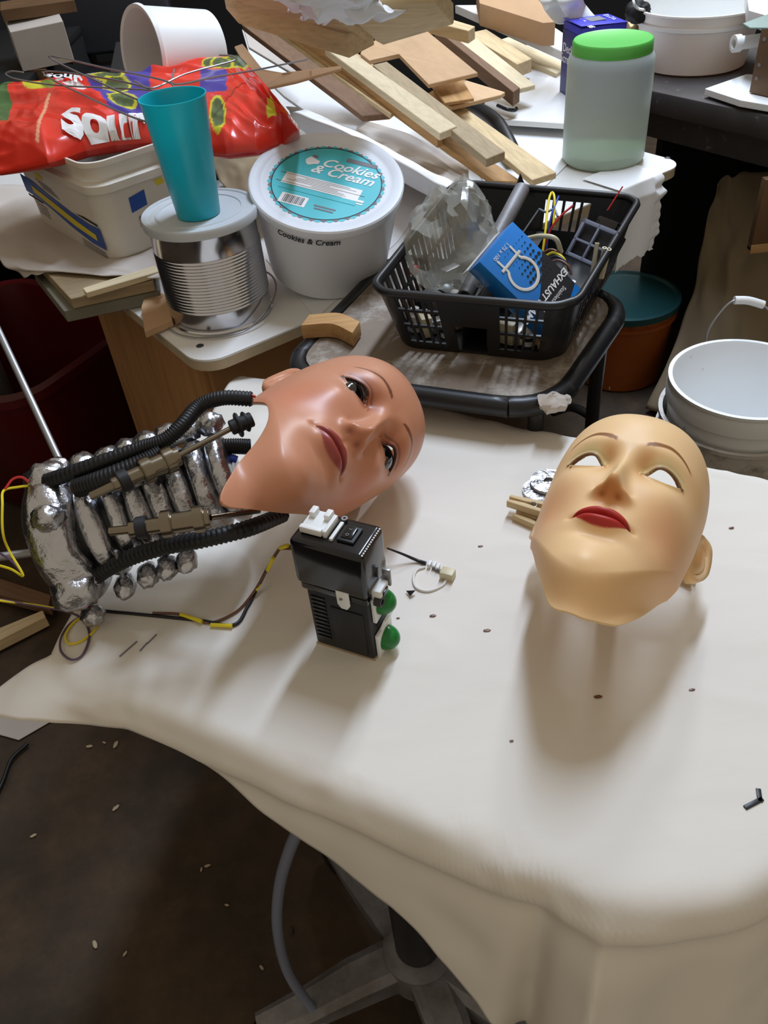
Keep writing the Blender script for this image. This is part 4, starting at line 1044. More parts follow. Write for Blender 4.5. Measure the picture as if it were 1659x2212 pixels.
# ice-cream tub, leaning forward
up = Vector((.09, -.31, .96)).normalized(); LC = G(705, 390, .918); TH = .150
tub = thing('ice_cream_tub', 'white round ice cream tub with a teal label on its lid', 'tub', frame(LC-up*TH, x=(1, .0, 0), z=up))
lathe('tub_wall', [(0, 0), (.092, 0), (.097, .003), (.111, TH-.018), (.1135, TH-.016), (.1135, TH-.006), (.109, TH-.006)], 'milky', tub, 80)
ld_ = lathe('lid', [(.1145, TH-.012), (.1165, TH-.012), (.1175, TH-.001), (.1155, TH+.0015), (.104, TH+.0015), (.1010, TH-.0010), (.095, TH-.0015), (0, TH-.0015)], 'milky', tub, 80)
zl = TH-.0015; cy0 = -.004
star = []
for k in range(60):
    r = .0895 if k % 2 else .0855; star.append((r*cos(2*pi*k/60), r*sin(2*pi*k/60)+cy0))
prism('label_border', star, .0003, 'teal_ink', ld_, 0, Matrix.Translation((0, 0, zl)))
vs = []; fs = []
for k in range(30):
    a0, a1, a2 = 2*pi*(k-.36)/30, 2*pi*(k+.36)/30, 2*pi*k/30; b0 = len(vs)
    vs += [(.0835*cos(a0), .0835*sin(a0)+cy0, zl+.0006), (.0835*cos(a1), .0835*sin(a1)+cy0, zl+.0006), (.0885*cos(a2), .0885*sin(a2)+cy0, zl+.0006)]; fs.append((b0, b0+1, b0+2))
mesh_obj('label_zigzag', vs, fs, 'grey_ink', ld_, False)
lathe('label_ring', [(.0822, zl+.0007), (.0838, zl+.0007)], 'black_ink', ld_, 80, (0, cy0, 0))
lathe('label_disc', [(.0001, zl+.0005), (.0822, zl+.0005)], 'teal_ink', ld_, 64, (0, cy0, 0))
LR = Matrix.Translation((0, cy0, zl+.0008)) @ Matrix.Rotation(radians(-24), 4, 'Z')
def lab(nm, x, y, w, h, m, dz=0): return prism(nm, [(x-w/2, y-h/2), (x+w/2, y-h/2), (x+w/2, y+h/2), (x-w/2, y+h/2)], .0001, m, ld_, 0, LR @ Matrix.Translation((0, 0, dz)))
text('lettering', 'Cookies', .027, 'white_ink', ld_, LR @ Matrix.Translation((.022, .043, .0002)), shear=.35, extrude=.0001, bold=.0005)
text('lettering', '& Cream', .027, 'white_ink', ld_, LR @ Matrix.Translation((.016, .024, .0002)), shear=.35, extrude=.0001, bold=.0005)
lab('brand_strip', .034, .062, .048, .009, 'grey_ink')
lab('facts_panel', -.004, -.010, .122, .026, 'white_ink')
lab('facts_strip', -.004, -.029, .122, .010, 'teal_ink', .0001)  # plain teal strip printed below the facts panel
for k in range(7):
    lab('facts_line', -.004+(.012 if k % 2 else -.014), .000-.0033*k, .112-.03*(k % 3), .0008, 'grey_ink', .0002)
lab('barcode_panel', -.032, -.054, .042, .022, 'white_ink')
for k in range(12): lab('barcode_bar', -.047+.0027*k, -.054, .0011+.0006*(k % 3), .017, 'grey_ink', .0002)
lab('small_print', .018, -.054, .034, .003, 'grey_ink'); lab('small_print', .018, -.060, .030, .003, 'grey_ink'); lab('small_print', .052, -.028, .030, .003, 'white_ink'); lab('small_print', .050, -.022, .034, .005, 'white_ink', .0001)
prism('cow_badge', [(-.038+.011*cos(t), .040+.011*sin(t)*(.8+.25*cos(3*t))) for t in [2*pi*k/18 for k in range(18)]], .0001, 'white_ink', ld_, 0, LR)
prism('cow_badge_cap', [(-.038+.005*cos(t), .052+.004*sin(t)) for t in [2*pi*k/10 for k in range(10)]], .0001, 'grey_ink', ld_, 0, LR)
def wrap_side(R, zc, a0):
    def f(v):
        a = a0+v.x/R; return Vector(((R+v.z)*cos(a), (R+v.z)*sin(a), zc+v.y))
    return f
text('lettering', 'Cookies & Cream', .0135, 'black_ink', tub, None, extrude=.0002, bold=.0002, shear=.2, fn=wrap_side(.1130, TH-.0215, radians(-108)))

# rectangular white pail
k0, kl, kr = G(250, 574, .795), G(92, 488, .795), G(400, 535, .795)
ux = (k0-kl).normalized(); PW = (k0-kl).length*1.12; uy = Vector((-ux.y, ux.x, 0)); PD = .17
pm = frame(k0-ux*(PW/2)+uy*(PD/2), x=ux); pm.translation.z = .795
pail = thing('square_pail', 'white square plastic pail with blue and yellow print', 'pail', pm)
def loft(name, secs, m, parent, n=8, cap=True):
    vs = []; fs = []; k = None
    for (w, h, r, z) in secs:
        ring = rrect(w, h, r, n); k = len(ring); vs += [Vector((p[0], p[1], z)) for p in ring]
    for i in range(len(secs)-1):
        for j in range(k): fs.append((i*k+j, i*k+(j+1) % k, (i+1)*k+(j+1) % k, (i+1)*k+j))
    if cap: fs.append(tuple(range(k-1, -1, -1)))
    return mesh_obj(name, vs, fs, m, parent, True, 40)
cream = mat('cream_white_plastic', S(222, 216, 204), .4, vary=.06, sss=.1); M['cream_pl'] = cream
loft('pail_wall', [(PW*.92, PD*.92, .030, .0), (PW*.95, PD*.95, .032, .006), (PW, PD, .034, .112), (PW+.010, PD+.010, .036, .114), (PW+.010, PD+.010, .036, .126), (PW*.94, PD*.94, .034, .129), (PW*.97, PD*.97, .034, .150), (PW*.99, PD*.99, .036, .152), (PW*.99, PD*.99, .036, .160), (PW*.95, PD*.95, .034, .160), (PW*.90, PD*.90, .03, .004)], 'cream_pl', pail)
fy = -PD/2-.0002
def face_on(x, z): return Vector((x, -PD*(.475+.025*z/.112)-.0006, z))
KX = PW/.19
def lab2(nm, pts, m, dz=0):
    vs = [face_on(x*KX, z)+Vector((0, -dz, 0)) for x, z in pts]; return mesh_obj(nm, vs, [tuple(range(len(vs)))], m, pail, False)
lab2('blue_band', [(-.088, .092), (-.06, .088), (-.02, .074), (.02, .062), (.06, .055), (.080, .056), (.080, .018), (.05, .019), (.01, .030), (-.03, .046), (-.06, .056), (-.088, .060)], 'blue_ink')
lab2('blue_swash', [(-.085, .058), (-.05, .052), (-.05, .049), (-.085, .053)], 'black_ink'); lab2('blue_swash', [(.03, .063), (.078, .058), (.078, .062), (.05, .065)], 'black_ink')
lab2('yellow_print', [(-.066, .078), (-.02, .064), (.03, .048), (.066, .040), (.066, .029), (.02, .037), (-.03, .053), (-.066, .066)], 'yellow_ink', .0004)
lab2('yellow_mark', [(-.045, .106), (-.035, .110), (-.025, .104), (-.028, .098), (-.042, .099)], 'yellow_ink')
for k in range(4): lab2('small_print', [(-.046+.004*k, .097-.004*k), (-.010+.004*k, .089-.004*k), (-.010+.004*k, .0875-.004*k), (-.046+.004*k, .0955-.004*k)], 'grey_ink')
for k in range(4): lab2('small_print', [(-.070, .048-.006*k), (-.045, .042-.006*k), (-.045, .040-.006*k), (-.070, .046-.006*k)], 'grey_ink')
for k in range(4): lab2('small_print', [(.025, .018-.004*k), (.075, .012-.003*k), (.075, .0105-.003*k), (.025, .0165-.004*k)], 'grey_ink')
xr = PW*.5+.0006
def lab3(nm, pts, m): return mesh_obj(nm, [Vector((PW*(.475+.025*z/.112)+.0006 if z < .112 else PW*.50+.0012, y, z)) for y, z in pts], [tuple(range(len(pts)))], m, pail, False)
lab3('blue_print', [(-.03, .095), (.0, .100), (.0, .075), (-.03, .070)], 'blue_ink'); lab3('blue_print', [(-.035, .118), (-.005, .122), (-.005, .116), (-.035, .114)], 'blue_ink'); lab3('yellow_mark', [(.02, .108), (.035, .110), (.04, .100), (.025, .098)], 'yellow_ink'); lab3('grey_print', [(-.02, .060), (.0, .064), (.0, .045), (-.02, .042)], 'grey_ink')

# panels and paper stacked under the pail
def slab(name, pts, thick, m, label, cat='wood', group=None, bevel=.001, parent=None):
    """pts: (px, py, z) corners of the upper face; extruded straight down"""
    W_ = [G(*p) for p in pts]; c = sum(W_, Vector())/len(W_); e = max(((W_[(i+1) % len(W_)]-W_[i]) for i in range(len(W_))), key=lambda v: v.length)
    e = Vector((e.x, e.y, 0)).normalized(); ang = atan2(e.y, e.x); mw = Matrix.Translation(c) @ Matrix.Rotation(ang, 4, 'Z'); mi = mw.inverted()
    L_ = [mi @ p for p in W_]; n = len(L_)
    area = sum(L_[i].x*L_[(i+1) % n].y-L_[(i+1) % n].x*L_[i].y for i in range(n))
    if area < 0: L_ = L_[::-1]
    bm = bmesh.new(); tv = [bm.verts.new(p) for p in L_]; bv = [bm.verts.new(p-Vector((0, 0, thick))) for p in L_]
    bm.faces.new(tv); bm.faces.new(bv[::-1])
    for i in range(n): bm.faces.new((tv[i], bv[i], bv[(i+1) % n], tv[(i+1) % n]))
    if bevel: bmesh.ops.bevel(bm, geom=list(bm.edges), offset=bevel, segments=1, affect='EDGES')
    o = bm_obj(name, bm, m, parent, auto=25); o.matrix_world = mw
    return tag(o, label, cat, group) if label else o
slab('white_board', [(1035, 255, .778), (1242, 268, .778), (1352, 152, .788), (1235, 92, .792), (1090, 100, .792)], .012, 'laminate', 'bright white board lying behind the jar', 'board')
M['green_panel'] = mat('grey_green_panel', S(128, 124, 108), .7, vary=.35, vscale=9, dirt=S(80, 70, 58), dscale=12)
slab('panel', [(70, 585, .768), (138, 672, .768), (345, 628, .768), (330, 540, .768)], .020, 'green_panel', 'grey-green panel at the bottom of the stack left of the can', 'panel', 'panels under the pail')
slab('panel', [(85, 572, .788), (152, 645, .788), (330, 606, .788), (310, 520, .788)], .018, 'wgrey', 'weathered wooden panel lying on the grey-green one', 'panel', 'panels under the pail')
slab('stick', [(178, 622, .800), (186, 632, .800), (345, 585, .800), (335, 573, .800)], .010, 'pine2', 'pale wooden stick poking out from under the pail', 'stick')
def sheet_px(name, rows, m, label, cat='paper', thick=.0008, wob=.004, seed=0, nu=30, nv=30):
    """rows: list of rows of (px, py, z); smooth surface through them"""
    R = [[G(*p) for p in r] for r in rows]
    def cat1(P, t):
        k = len(P)-1; x = min(t*k, k-1e-6); i = int(x); f = x-i
        p1, p2 = P[i], P[i+1]; p0 = P[i-1] if i > 0 else p1*2-p2; p3 = P[i+2] if i+2 <= k else p2*2-p1
        return .5*((2*p1)+(p2-p0)*f+(2*p0-5*p1+4*p2-p3)*f*f+(3*p1-p0-3*p2+p3)*f**3)
    def fn(u, v):
        p = cat1([cat1(r, u) for r in R], v)
        return p+Vector((nz((u*3, v*3, 0), 2, seed), nz((u*3, v*3, 5), 2, seed), nz((u*3, v*3, 9), 2.4, seed)))*wob
    o = grid(name, fn, nu, nv, m, None, thick)
    return tag(o, label, cat)
sheet_px('paper_sheet', [[(-60, 400, .80), (60, 400, .80), (200, 420, .797), (330, 500, .797)], [(-50, 480, .80), (40, 500, .80), (170, 520, .796), (340, 560, .796)], [(0, 560, .795), (70, 575, .795), (200, 590, .795), (350, 600, .795)], [(52, 600, .775), (95, 590, .79), (215, 575, .797), (360, 585, .797)]], 'paper2', 'crumpled beige paper sheet under the square pail')
slab('cardboard_scrap', [(305, 662, .760), (322, 608, .760), (360, 640, .760), (372, 690, .760), (312, 716, .760)], .012, 'card', 'torn brown cardboard scrap left of the tin can', 'cardboard')
tag(tube('tape_strip', [G(575, 475, .85), G(592, 486, .86), G(610, 484, .865)], .004, 'w_cream', None, 6, 8), 'short cream tape end between can and tub', 'tape')

# ------------------------------------------------------------------ papers around the tub
zb = BD+.0015
slab('paper_sheet', [(575, 560, zb), (683, 688, zb), (860, 520, zb), (905, 455, zb), (760, 400, zb), (600, 460, zb)], .0012, 'white_paper', 'flat white paper under the ice cream tub', 'paper', None, 0)
slab('paper_sheet', [(330, 690, zb), (420, 730, zb), (560, 690, zb), (560, 600, zb), (430, 610, zb)], .0012, 'paper', 'off-white paper scrap under the tin can', 'paper', None, 0)
sheet_px('curled_paper', [[(610, 262, .83), (760, 330, .82), (900, 410, .81), (985, 455, .80)], [(640, 240, .87), (780, 300, .87), (910, 375, .855), (990, 415, .84)], [(670, 240, .85), (800, 300, .84), (930, 370, .83), (1000, 400, .82)], [(690, 260, .80), (810, 320, .79), (930, 380, .785), (1005, 412, .78)]], 'white_paper', 'curled white paper roll between tub and planks', 'paper', .001, .003, 3)
sheet_px('brown_paper', [[(440, 330, .80), (480, 400, .80), (540, 480, .79)], [(500, 300, .83), (540, 370, .82), (590, 440, .80)], [(560, 280, .82), (600, 330, .82), (640, 420, .80)]], 'tarp', 'mauve-brown wrapping paper behind the tumbler', 'paper', .001, .004, 4)
sheet_px('paper_sheet', [[(620, 230, .80), (760, 250, .80), (900, 300, .79), (1010, 360, .78)], [(640, 270, .80), (780, 290, .79), (920, 350, .785), (1020, 400, .775)], [(680, 300, .79), (800, 330, .785), (930, 400, .78), (1030, 420, .77)]], 'paper2', 'grey crumpled paper under the plank ends', 'paper', .001, .006, 5)
slab('paper_sheet', [(1010, 330, zb+.001), (1120, 230, zb+.001), (1230, 230, zb+.001), (1240, 340, zb+.001), (1180, 400, zb+.001), (1060, 420, zb+.001)], .0012, 'white_paper', 'bright white paper left of the green-lidded jar', 'paper', None, 0)
def hang(u, v):
    # sheet lies on the board and bends over its front edge
    a = bu(1270+145*u, 395-25*u); e0 = a.x; s = -.09+.26*v
    if s < 0: p = bw(e0, -s-.002, BD+.0035)
    else:
        t = min(1, s/.02); p = bw(e0, -.004-.012*min(1, s/.03)-.003*sin(u*9+v*3)*min(1, s/.05), BD+.0035-max(0, s-.004))
    if u > .75: p = p+Vector((.012*nz((0, v*9, 0), 2, 6), 0, 0))
    return p
tag(grid('torn_paper', hang, 70, 110, 'white_paper', None, .0008, skip=lambda u, v: v > .93+.06*nz((u*5, 0, 0), 1, 2)+.012*nz((u*26, 0, 0), 1, 4) or (u > .95+.05*nz((0, v*8, 0), 1, 3))), 'torn white paper hanging over the board edge behind the basket', 'paper')

# ------------------------------------------------------------------ timber pile
def Z2(x, y, z): return (450+.4822*x, .4822*y, z)
PL = 'planks and offcuts in the timber pile'
def plank(corn, zf, zn, th, m, label, nm='plank', cat='plank'):
    """corn: four zoom corners far-left, far-right, near-right, near-left"""
    zs = (zf, zf, zn, zn); return slab(nm, [Z2(c[0], c[1], z) for c, z in zip(corn, zs)], th, m, label, cat, PL)
plank([(520, 215), (615, 210), (1115, 565), (1035, 597)], .985, .860, .014, 'pine2', 'pale pine plank with a notch in its near end')
plank([(735, 290), (800, 275), (1330, 678), (1245, 712)], .930, .828, .016, 'wgrey', 'weathered grey-green plank beside the notched one')
plank([(1000, 440), (1070, 425), (1560, 772), (1450, 806)], .850, .787, .012, 'pine', 'light grooved plank reaching furthest right')
plank([(830, 490), (900, 470), (1410, 815), (1280, 812)], .872, .772, .012, 'woak', 'orange-brown plank under the other plank ends')
plank([(175, 45), (200, 42), (832, 500), (815, 515)], 1.03, .872, .008, 'pine', 'thin long strip at the left side of the pile', 'strip')
plank([(300, 80), (345, 90), (1050, 600), (1025, 612)], 1.02, .842, .022, 'woak', 'narrow orange-brown batten along the notched plank', 'batten')
plank([(150, 110), (250, 90), (815, 508), (690, 520)], .985, .848, .012, 'wbrown', 'dark brown board below the thin strip', 'board')
slab('plywood_piece', [Z2(680, 240, .93), Z2(705, 195, .945), Z2(945, 108, .975), Z2(1208, 325, .905), Z2(985, 378, .895), Z2(855, 240, .93), Z2(722, 272, .925)], .008, 'wply', 'pinkish plywood piece with a corner cut out on the pile', 'plywood', PL)
slab('plywood_piece', [Z2(960, 430, .862), Z2(1110, 345, .875), Z2(1330, 412, .858), Z2(1310, 425, .856), Z2(1090, 478, .85)], .008, 'wply', 'pale plywood offcut peeping out below the cut-out one', 'plywood', PL)
slab('batten', [Z2(1000, 380, .872), Z2(1110, 340, .885), Z2(1135, 350, .882), Z2(1190, 440, .87), Z2(1060, 460, .866)], .006, 'woak', 'reddish offcut on the pale plywood', 'offcut', PL)
plank([(1012, 125), (1045, 120), (1396, 392), (1366, 412)], .915, .835, .030, 'wbrown', 'square dark batten pointing at the green-lidded jar', 'batten')
plank([(1050, 130), (1120, 108), (1465, 380), (1396, 397)], .905, .826, .010, 'pine2', 'pale flat lath right of the square dark batten', 'lath')
plank([(1155, 150), (1245, 130), (1450, 262), (1385, 288)], .872, .830, .030, 'pine', 'short thick pine block right on the pile', 'block')
plank([(930, 78), (985, 55), (1195, 118), (1165, 138)], .985, .965, .024, 'pine', 'short square pine stick under the big panel', 'stick')
plank([(1270, 190), (1345, 165), (1615, 290), (1560, 330)], .815, .795, .020, 'pine2', 'bright pale strip lying beside the foam panel', 'strip')
slab('support_carton', [Z2(430, 260, .835), Z2(600, 190, .85), Z2(800, 330, .835), Z2(640, 400, .825)], .08, 'card', 'brown carton hidden under the middle of the timber pile', 'box')
# notch of the first plank: dark hole
q = G(*Z2(985, 540, .868)); 
tag(lathe('knot_hole', [(0, .0006), (.007, .0006), (.008, -.002)], 'dark', None, 16, q), 'dark knot hole in the notched pale plank', 'hole')
# thick panels on top, with crumpled paper
slab('thick_panel', [Z2(60, -60, 1.12), Z2(480, -80, 1.14), Z2(740, 98, 1.075), Z2(620, 160, 1.06), Z2(120, 10, 1.10)], .034, 'pine', 'thick pale wooden panel on top of the pile, left one', 'panel', PL, .002)
slab('thick_panel', [Z2(560, -80, 1.14), Z2(1020, -90, 1.14), Z2(1100, 10, 1.10), Z2(775, 112, 1.07), Z2(745, 90, 1.075)], .030, 'pine', 'thick wooden panel with a split edge on top of the pile, right one', 'panel', PL, .002)
sheet_px('crumpled_paper', [[Z2(230, -50, 1.15), Z2(460, -40, 1.15), Z2(700, -60, 1.155)], [Z2(330, 20, 1.12), Z2(520, 40, 1.12), Z2(760, 0, 1.125)], [Z2(450, 80, 1.09), Z2(600, 95, 1.085), Z2(860, 50, 1.10)]], 'white_paper', 'crumpled white paper lying on the thick panels', 'paper', .001, .02, 8)
# white panel and brown card left of the planks
slab('coated_hardboard', [Z2(150, 130, .90), Z2(340, 215, .885), Z2(745, 515, .835), Z2(660, 572, .825), Z2(480, 530, .82), Z2(340, 430, .83), Z2(200, 300, .85)], .006, 'white_paper', 'white sheet panel under the brown board', 'panel', PL)
slab('hardboard', [Z2(150, 105, .935), Z2(260, 190, .915), Z2(420, 320, .893), Z2(380, 330, .89), Z2(180, 210, .91)], .006, 'paper2', 'grey board edge above the white sheet panel', 'panel', PL)
slab('torn_cardboard', [(506, 100, 1.0), (524, 94, 1.0), (566, 150, .985), (610, 158, .98), (735, 141, .985), (737, 149, .98), (640, 176, .965), (556, 195, .955), (545, 170, .965)], .004, 'card', 'torn brown cardboard with a long tongue beside the red bag', 'cardboard')
# foam panel with grey edge, curved white bands and cards at the back
slab('foam_panel', [Z2(1105, 22, .895), Z2(1400, 20, .905), Z2(1640, 180, .86), Z2(1615, 245, .835)], .020, 'laminate', 'white panel with a grey speckled edge behind the pile', 'panel', PL)
slab('cardboard_box', [Z2(1200, -70, .95), Z2(1480, -80, .96), Z2(1555, 100, .90), Z2(1500, 105, .895), Z2(1215, 15, .925)], .05, 'card', 'brown cardboard piece at the top edge of the photo', 'cardboard')
def band(x0, label, w=44):
    pts = [G(x0, -30, .99), G(x0+35, 2, .975), G(x0+48, 25, .95), G(x0+70, 50, .925), G(x0+92, 52, .92)]
    q = spline(pts, 6)
    def fn(u, v):
        k = min(len(q)-1, int(round(v*(len(q)-1)))); return q[k]+Vector((.055*u, .02*u, .004*u))
    tag(grid('plastic_band', fn, 3, len(q)-1, 'white_plastic', None, .003), label, 'band', 'curved white plastic bands')
band(1130, 'curved white plastic band left of the navy carton, front one'); band(1168, 'curved white plastic band touching the navy carton')
# black hose coming out under the planks
tag(tube('black_hose', [G(1010, 235, .79), G(1045, 245, .80), G(1075, 270, .795), G(1098, 310, .78), G(1112, 345, .765)], .017, 'black_plastic', None, 8, 14), 'thick dusty black hose under the plank ends', 'hose')
tag(tube('black_clip', [G(1075, 228, .80), G(1095, 236, .80), G(1112, 238, .795), G(1118, 232, .80)], .004, 'w_black', None, 6, 8), 'small bent black clip on the white paper', 'clip')
# screw carton
nv0 = [(1218, 44, .93), (1296, 17, .93), (1352, 38, .93), (1256, 62, .93)]
W_ = [G(*p) for p in nv0]; sx = (W_[3]-W_[0]); SXL = sx.length; sx.normalize(); sy = (W_[1]-W_[0]); sy = (sy-sx*sy.dot(sx)); SYL = sy.length*.9; zb_ = BD+.001
SCM = frame(Vector((W_[0].x, W_[0].y, zb_)), x=sx); SH = .93-zb_
scb = thing('screw_carton', 'navy and blue screw carton with white print behind the jar', 'box', SCM)
box('carton_body', SXL, SYL, SH, 'navy_card', scb, (SXL/2, SYL/2, SH/2), bevel=.001)
M['dk_navy'] = mat('dark_navy_card', S(44, 46, 120), .45, vary=.05)
box('front_panel', SXL*.98, .001, SH*.9, 'dk_navy', scb, (SXL/2, -.0008, SH*.47), bevel=.0002)
flp = box('lid_flap', SXL*1.02, SYL*1.02, .0015, 'navy_card', scb, (SXL/2, SYL/2, SH+.002), Matrix.Rotation(-.04, 3, 'X'), .0003)
box('lid_window', SXL*.4, SYL*.34, .0006, 'grey_ink', flp, (SXL*.45, SYL*.52, SH+.0036), bevel=0)
text('lettering', 'Deck\nScrews', .026, 'white_ink', scb, Matrix.Translation((SXL*.36, -.0016, SH*.66)) @ Matrix.Rotation(pi/2, 4, 'X'), extrude=.0002)
text('lettering', 'Deck Screws', .026, 'white_ink', flp, Matrix.Translation((SXL*.5, SYL*.18, SH+.0036)), extrude=.0002, bold=.0006)
text('lettering', '8 x 2 in.', .018, 'white_ink', flp, Matrix.Translation((SXL*.5, SYL*.84, SH+.0036)), extrude=.0002)

# jar with green lid
jb = G(1301, 345, BD); JH = .200
jar = thing('plastic_jar', 'tall frosted plastic jar with a bright green screw lid', 'jar', jb)
M['frost'] = mat('frosted_pet', S(222, 232, 226), .32, vary=.02, trans=.55, alpha=1, spec=.5, ior=1.15, sss=.1)
jr = .0815
lathe('jar_wall', [(0, .001), (jr*.92, .001), (jr, .010), (jr, .045), (jr*1.005, .05), (jr*1.005, JH-.022), (jr*.985, JH-.008), (jr*.93, JH), (.068, JH+.006), (.068, JH+.012)], 'frost', jar, 72)
lathe('green_residue', [(0, .003), (jr*.94, .003), (jr*.965, .012), (jr*.965, .024), (0, .026)], mat('green_residue', S(150, 190, 140), .4, vary=.1), jar, 48)
lathe('screw_lid', [(.0735, JH+.004), (.0745, JH+.004), (.0748, JH+.019), (.0725, JH+.0225), (.070, JH+.0215), (0, JH+.0215)], 'lime', jar, 72)
lathe('lid_ring', [(.0735, JH+.001), (.0752, JH+.001), (.0752, JH+.004), (.0735, JH+.004)], 'lime', jar, 72)

# ------------------------------------------------------------------ red sweets bag
bot_px = [(-70, 372), (0, 374), (60, 362), (120, 348), (185, 325), (250, 313), (330, 308), (400, 318), (490, 332), (555, 325), (600, 310), (648, 288)]
top_px = [(-70, 215), (-10, 200), (40, 182), (110, 172), (190, 182), (280, 180), (360, 166), (440, 150), (520, 140), (560, 180), (600, 225), (644, 280)]
zbot, ztop_ = .955, 1.005
def lerp_px(P, u):
    x = min(u*(len(P)-1), len(P)-1-1e-6); i = int(x); f = x-i; return (P[i][0]*(1-f)+P[i+1][0]*f, P[i][1]*(1-f)+P[i+1][1]*f)
def bag_pt(u, v, top=True):
    b, t = lerp_px(bot_px, u), lerp_px(top_px, u)
    B_, T_ = G(b[0], b[1], zbot-.035*max(0, .25-u)/.25), G(t[0], t[1], ztop_)
    p = B_.lerp(T_, v)
    e = (max(0, 4*v*(1-v))**.5)*(max(0, min(1, 4.5*u*(1-u)+.05))**.6)
    fold = .012*(1-2*abs(nz((u*5.0, v*2.2, 0), 1.1, 2)))+.007*(1-2*abs(nz((u*11+v*5, v*4, 0), 1.0, 5)))+.003*nz((u*24, v*10, 0), 1, 7)
    return p+Vector((0, 0, (.020*e+fold*min(1, e*2)) if top else (-.035*e)))
nu, nv = 280, 110; vs = []; cols = []
def bag_col(px, py, u, v):
    red = np.array(S(228, 56, 40)); c = red
    def ell(cx, cy, rx, ry, rot=0):
        dx, dy = px-cx, py-cy; a = radians(rot); x = dx*cos(a)+dy*sin(a); y = -dx*sin(a)+dy*cos(a); return (x/rx)**2+(y/ry)**2
    purple = np.array(S(78, 66, 158)); olive = np.array(S(96, 112, 72)); yel = np.array(S(214, 206, 48)); grn = np.array(S(74, 108, 58)); wh = np.array(S(238, 232, 230))
    if px < 42-.10*(py-180)+20*nz((py*.02, 0, 0)) and py < 300: c = grn
    if px < 6 and 235 < py < 262: c = yel
    if 178+.75*(py-185) < px < 335 and py < 262+.2*(px-178) and py < 300: c = purple
    if 440 < px < 498 and 190+.2*(px-440) < py < 252: c = purple
    for (cx, cy, rx, ry, rot) in ((240, 202, 36, 11, 0), (262, 224, 28, 15, 10), (276, 256, 27, 12, 5), (478, 292, 15, 24, 0), (520, 165, 24, 16, -10), (462, 172, 18, 8, 0), (485, 176, 22, 10, 0)):
        e = ell(cx, cy, rx, ry, rot)
        if e < 1.35: c = yel
        if e < .85: c = olive*(.7+.7*abs(nz((px*.08, py*.1, 0))))
    if ell(95, 226, 34, 17, 12) < 1: c = yel
    if ell(118, 232, 20, 13, 20) < .7: c = np.array(S(130, 150, 50))
    if 582 < px < 610 and py < 288 and abs(px-590) < (py-236)*.28: c = yel
    if abs(px-(138-(py-190)*.35+0)) < 10+6*nz((py*.1, 0, 0)) and 175 < py < 205: c = wh
    if ell(172, 226, 27, 10, 12) < 1: c = wh
    d = abs((px-105)+(py-300)*.34)
    if d < 3.2 and 252 < py < 340: c = np.array(S(244, 170, 130))  # pale streak: a highlight on the film, painted as colour
    if px > 622 and nz((px*.2, py*.25, 0)) > -.1: c = wh
    if 490 < px < 530 and abs(py-(150-.12*(px-490))) < 3.4 and int(px/5) % 2 == 0: c = wh
    return c
for j in range(nv+1):
    for i in range(nu+1):
        u, v = i/nu, j/nv; vs.append(bag_pt(u, v)); b, t = lerp_px(bot_px, u), lerp_px(top_px, u); cols.append(bag_col(b[0]*(1-v)+t[0]*v, b[1]*(1-v)+t[1]*v, u, v))
N1 = len(vs)
for j in range(nv+1):
    for i in range(nu+1): vs.append(bag_pt(i/nu, j/nv, False)-Vector((0, 0, .001))); cols.append(np.array(S(200, 50, 38)))
fs = []
for j in range(nv):
    for i in range(nu):
        a = j*(nu+1)+i; fs.append((a, a+1, a+nu+2, a+nu+1)); a += N1; fs.append((a, a+nu+1, a+nu+2, a+1))
for i in range(nu):
    a = i; fs.append((a, a+N1, a+1+N1, a+1)); a = nv*(nu+1)+i; fs.append((a, a+1, a+1+N1, a+N1))
for j in range(nv):
    a = j*(nu+1); b = a+nu+1; fs.append((a, b, b+N1, a+N1)); a += nu; b += nu; fs.append((a, a+N1, b+N1, b))
bgc = G(300, 270, .93); sb = thing('sweets_bag', 'crumpled red plastic sweets bag lying over the square pail', 'bag', bgc)
me = bpy.data.meshes.new('bag_film'); me.from_pydata([v-bgc for v in vs], [], fs); me.update()
a = me.color_attributes.new('Col', 'FLOAT_COLOR', 'POINT'); a.data.foreach_set('color', np.c_[np.array(cols), np.ones(len(cols))].astype(np.float32).ravel())
finish('bag_film', me, 'red_bag', sb, True, 0)
def bag_map(x0, y0, dx, dy, ys):
    """letters: text x runs along (dx,dy) pixels per unit, y upwards"""
    def f(v):
        px, py = x0+v.x*dx, y0+v.x*dy-v.y*ys
        # invert px,py -> u,v of the bag by scanning
        lo, hi = 0.0, 1.0
        for _ in range(30):
            m_ = (lo+hi)/2
            b, t = lerp_px(bot_px, m_), lerp_px(top_px, m_); w = (py-b[1])/(t[1]-b[1]) if abs(t[1]-b[1]) > 1 else 0; x = b[0]*(1-w)+t[0]*w
            if x < px: lo = m_
            else: hi = m_
        return bag_pt(lo, min(1, max(0, w)))+Vector((0, 0, .0065+max(0, v.z)))-bgc
    return f
text('lettering', 'Sour', 1.0, 'white_ink', sb, None, extrude=.0, bold=.05, fn=bag_map(236, 305, 92, -6, 50))
text('lettering', 'Sour', 1.0, 'white_ink', sb, None, extrude=.0, bold=.03, fn=bag_map(146, 203, 46, 20, 30))

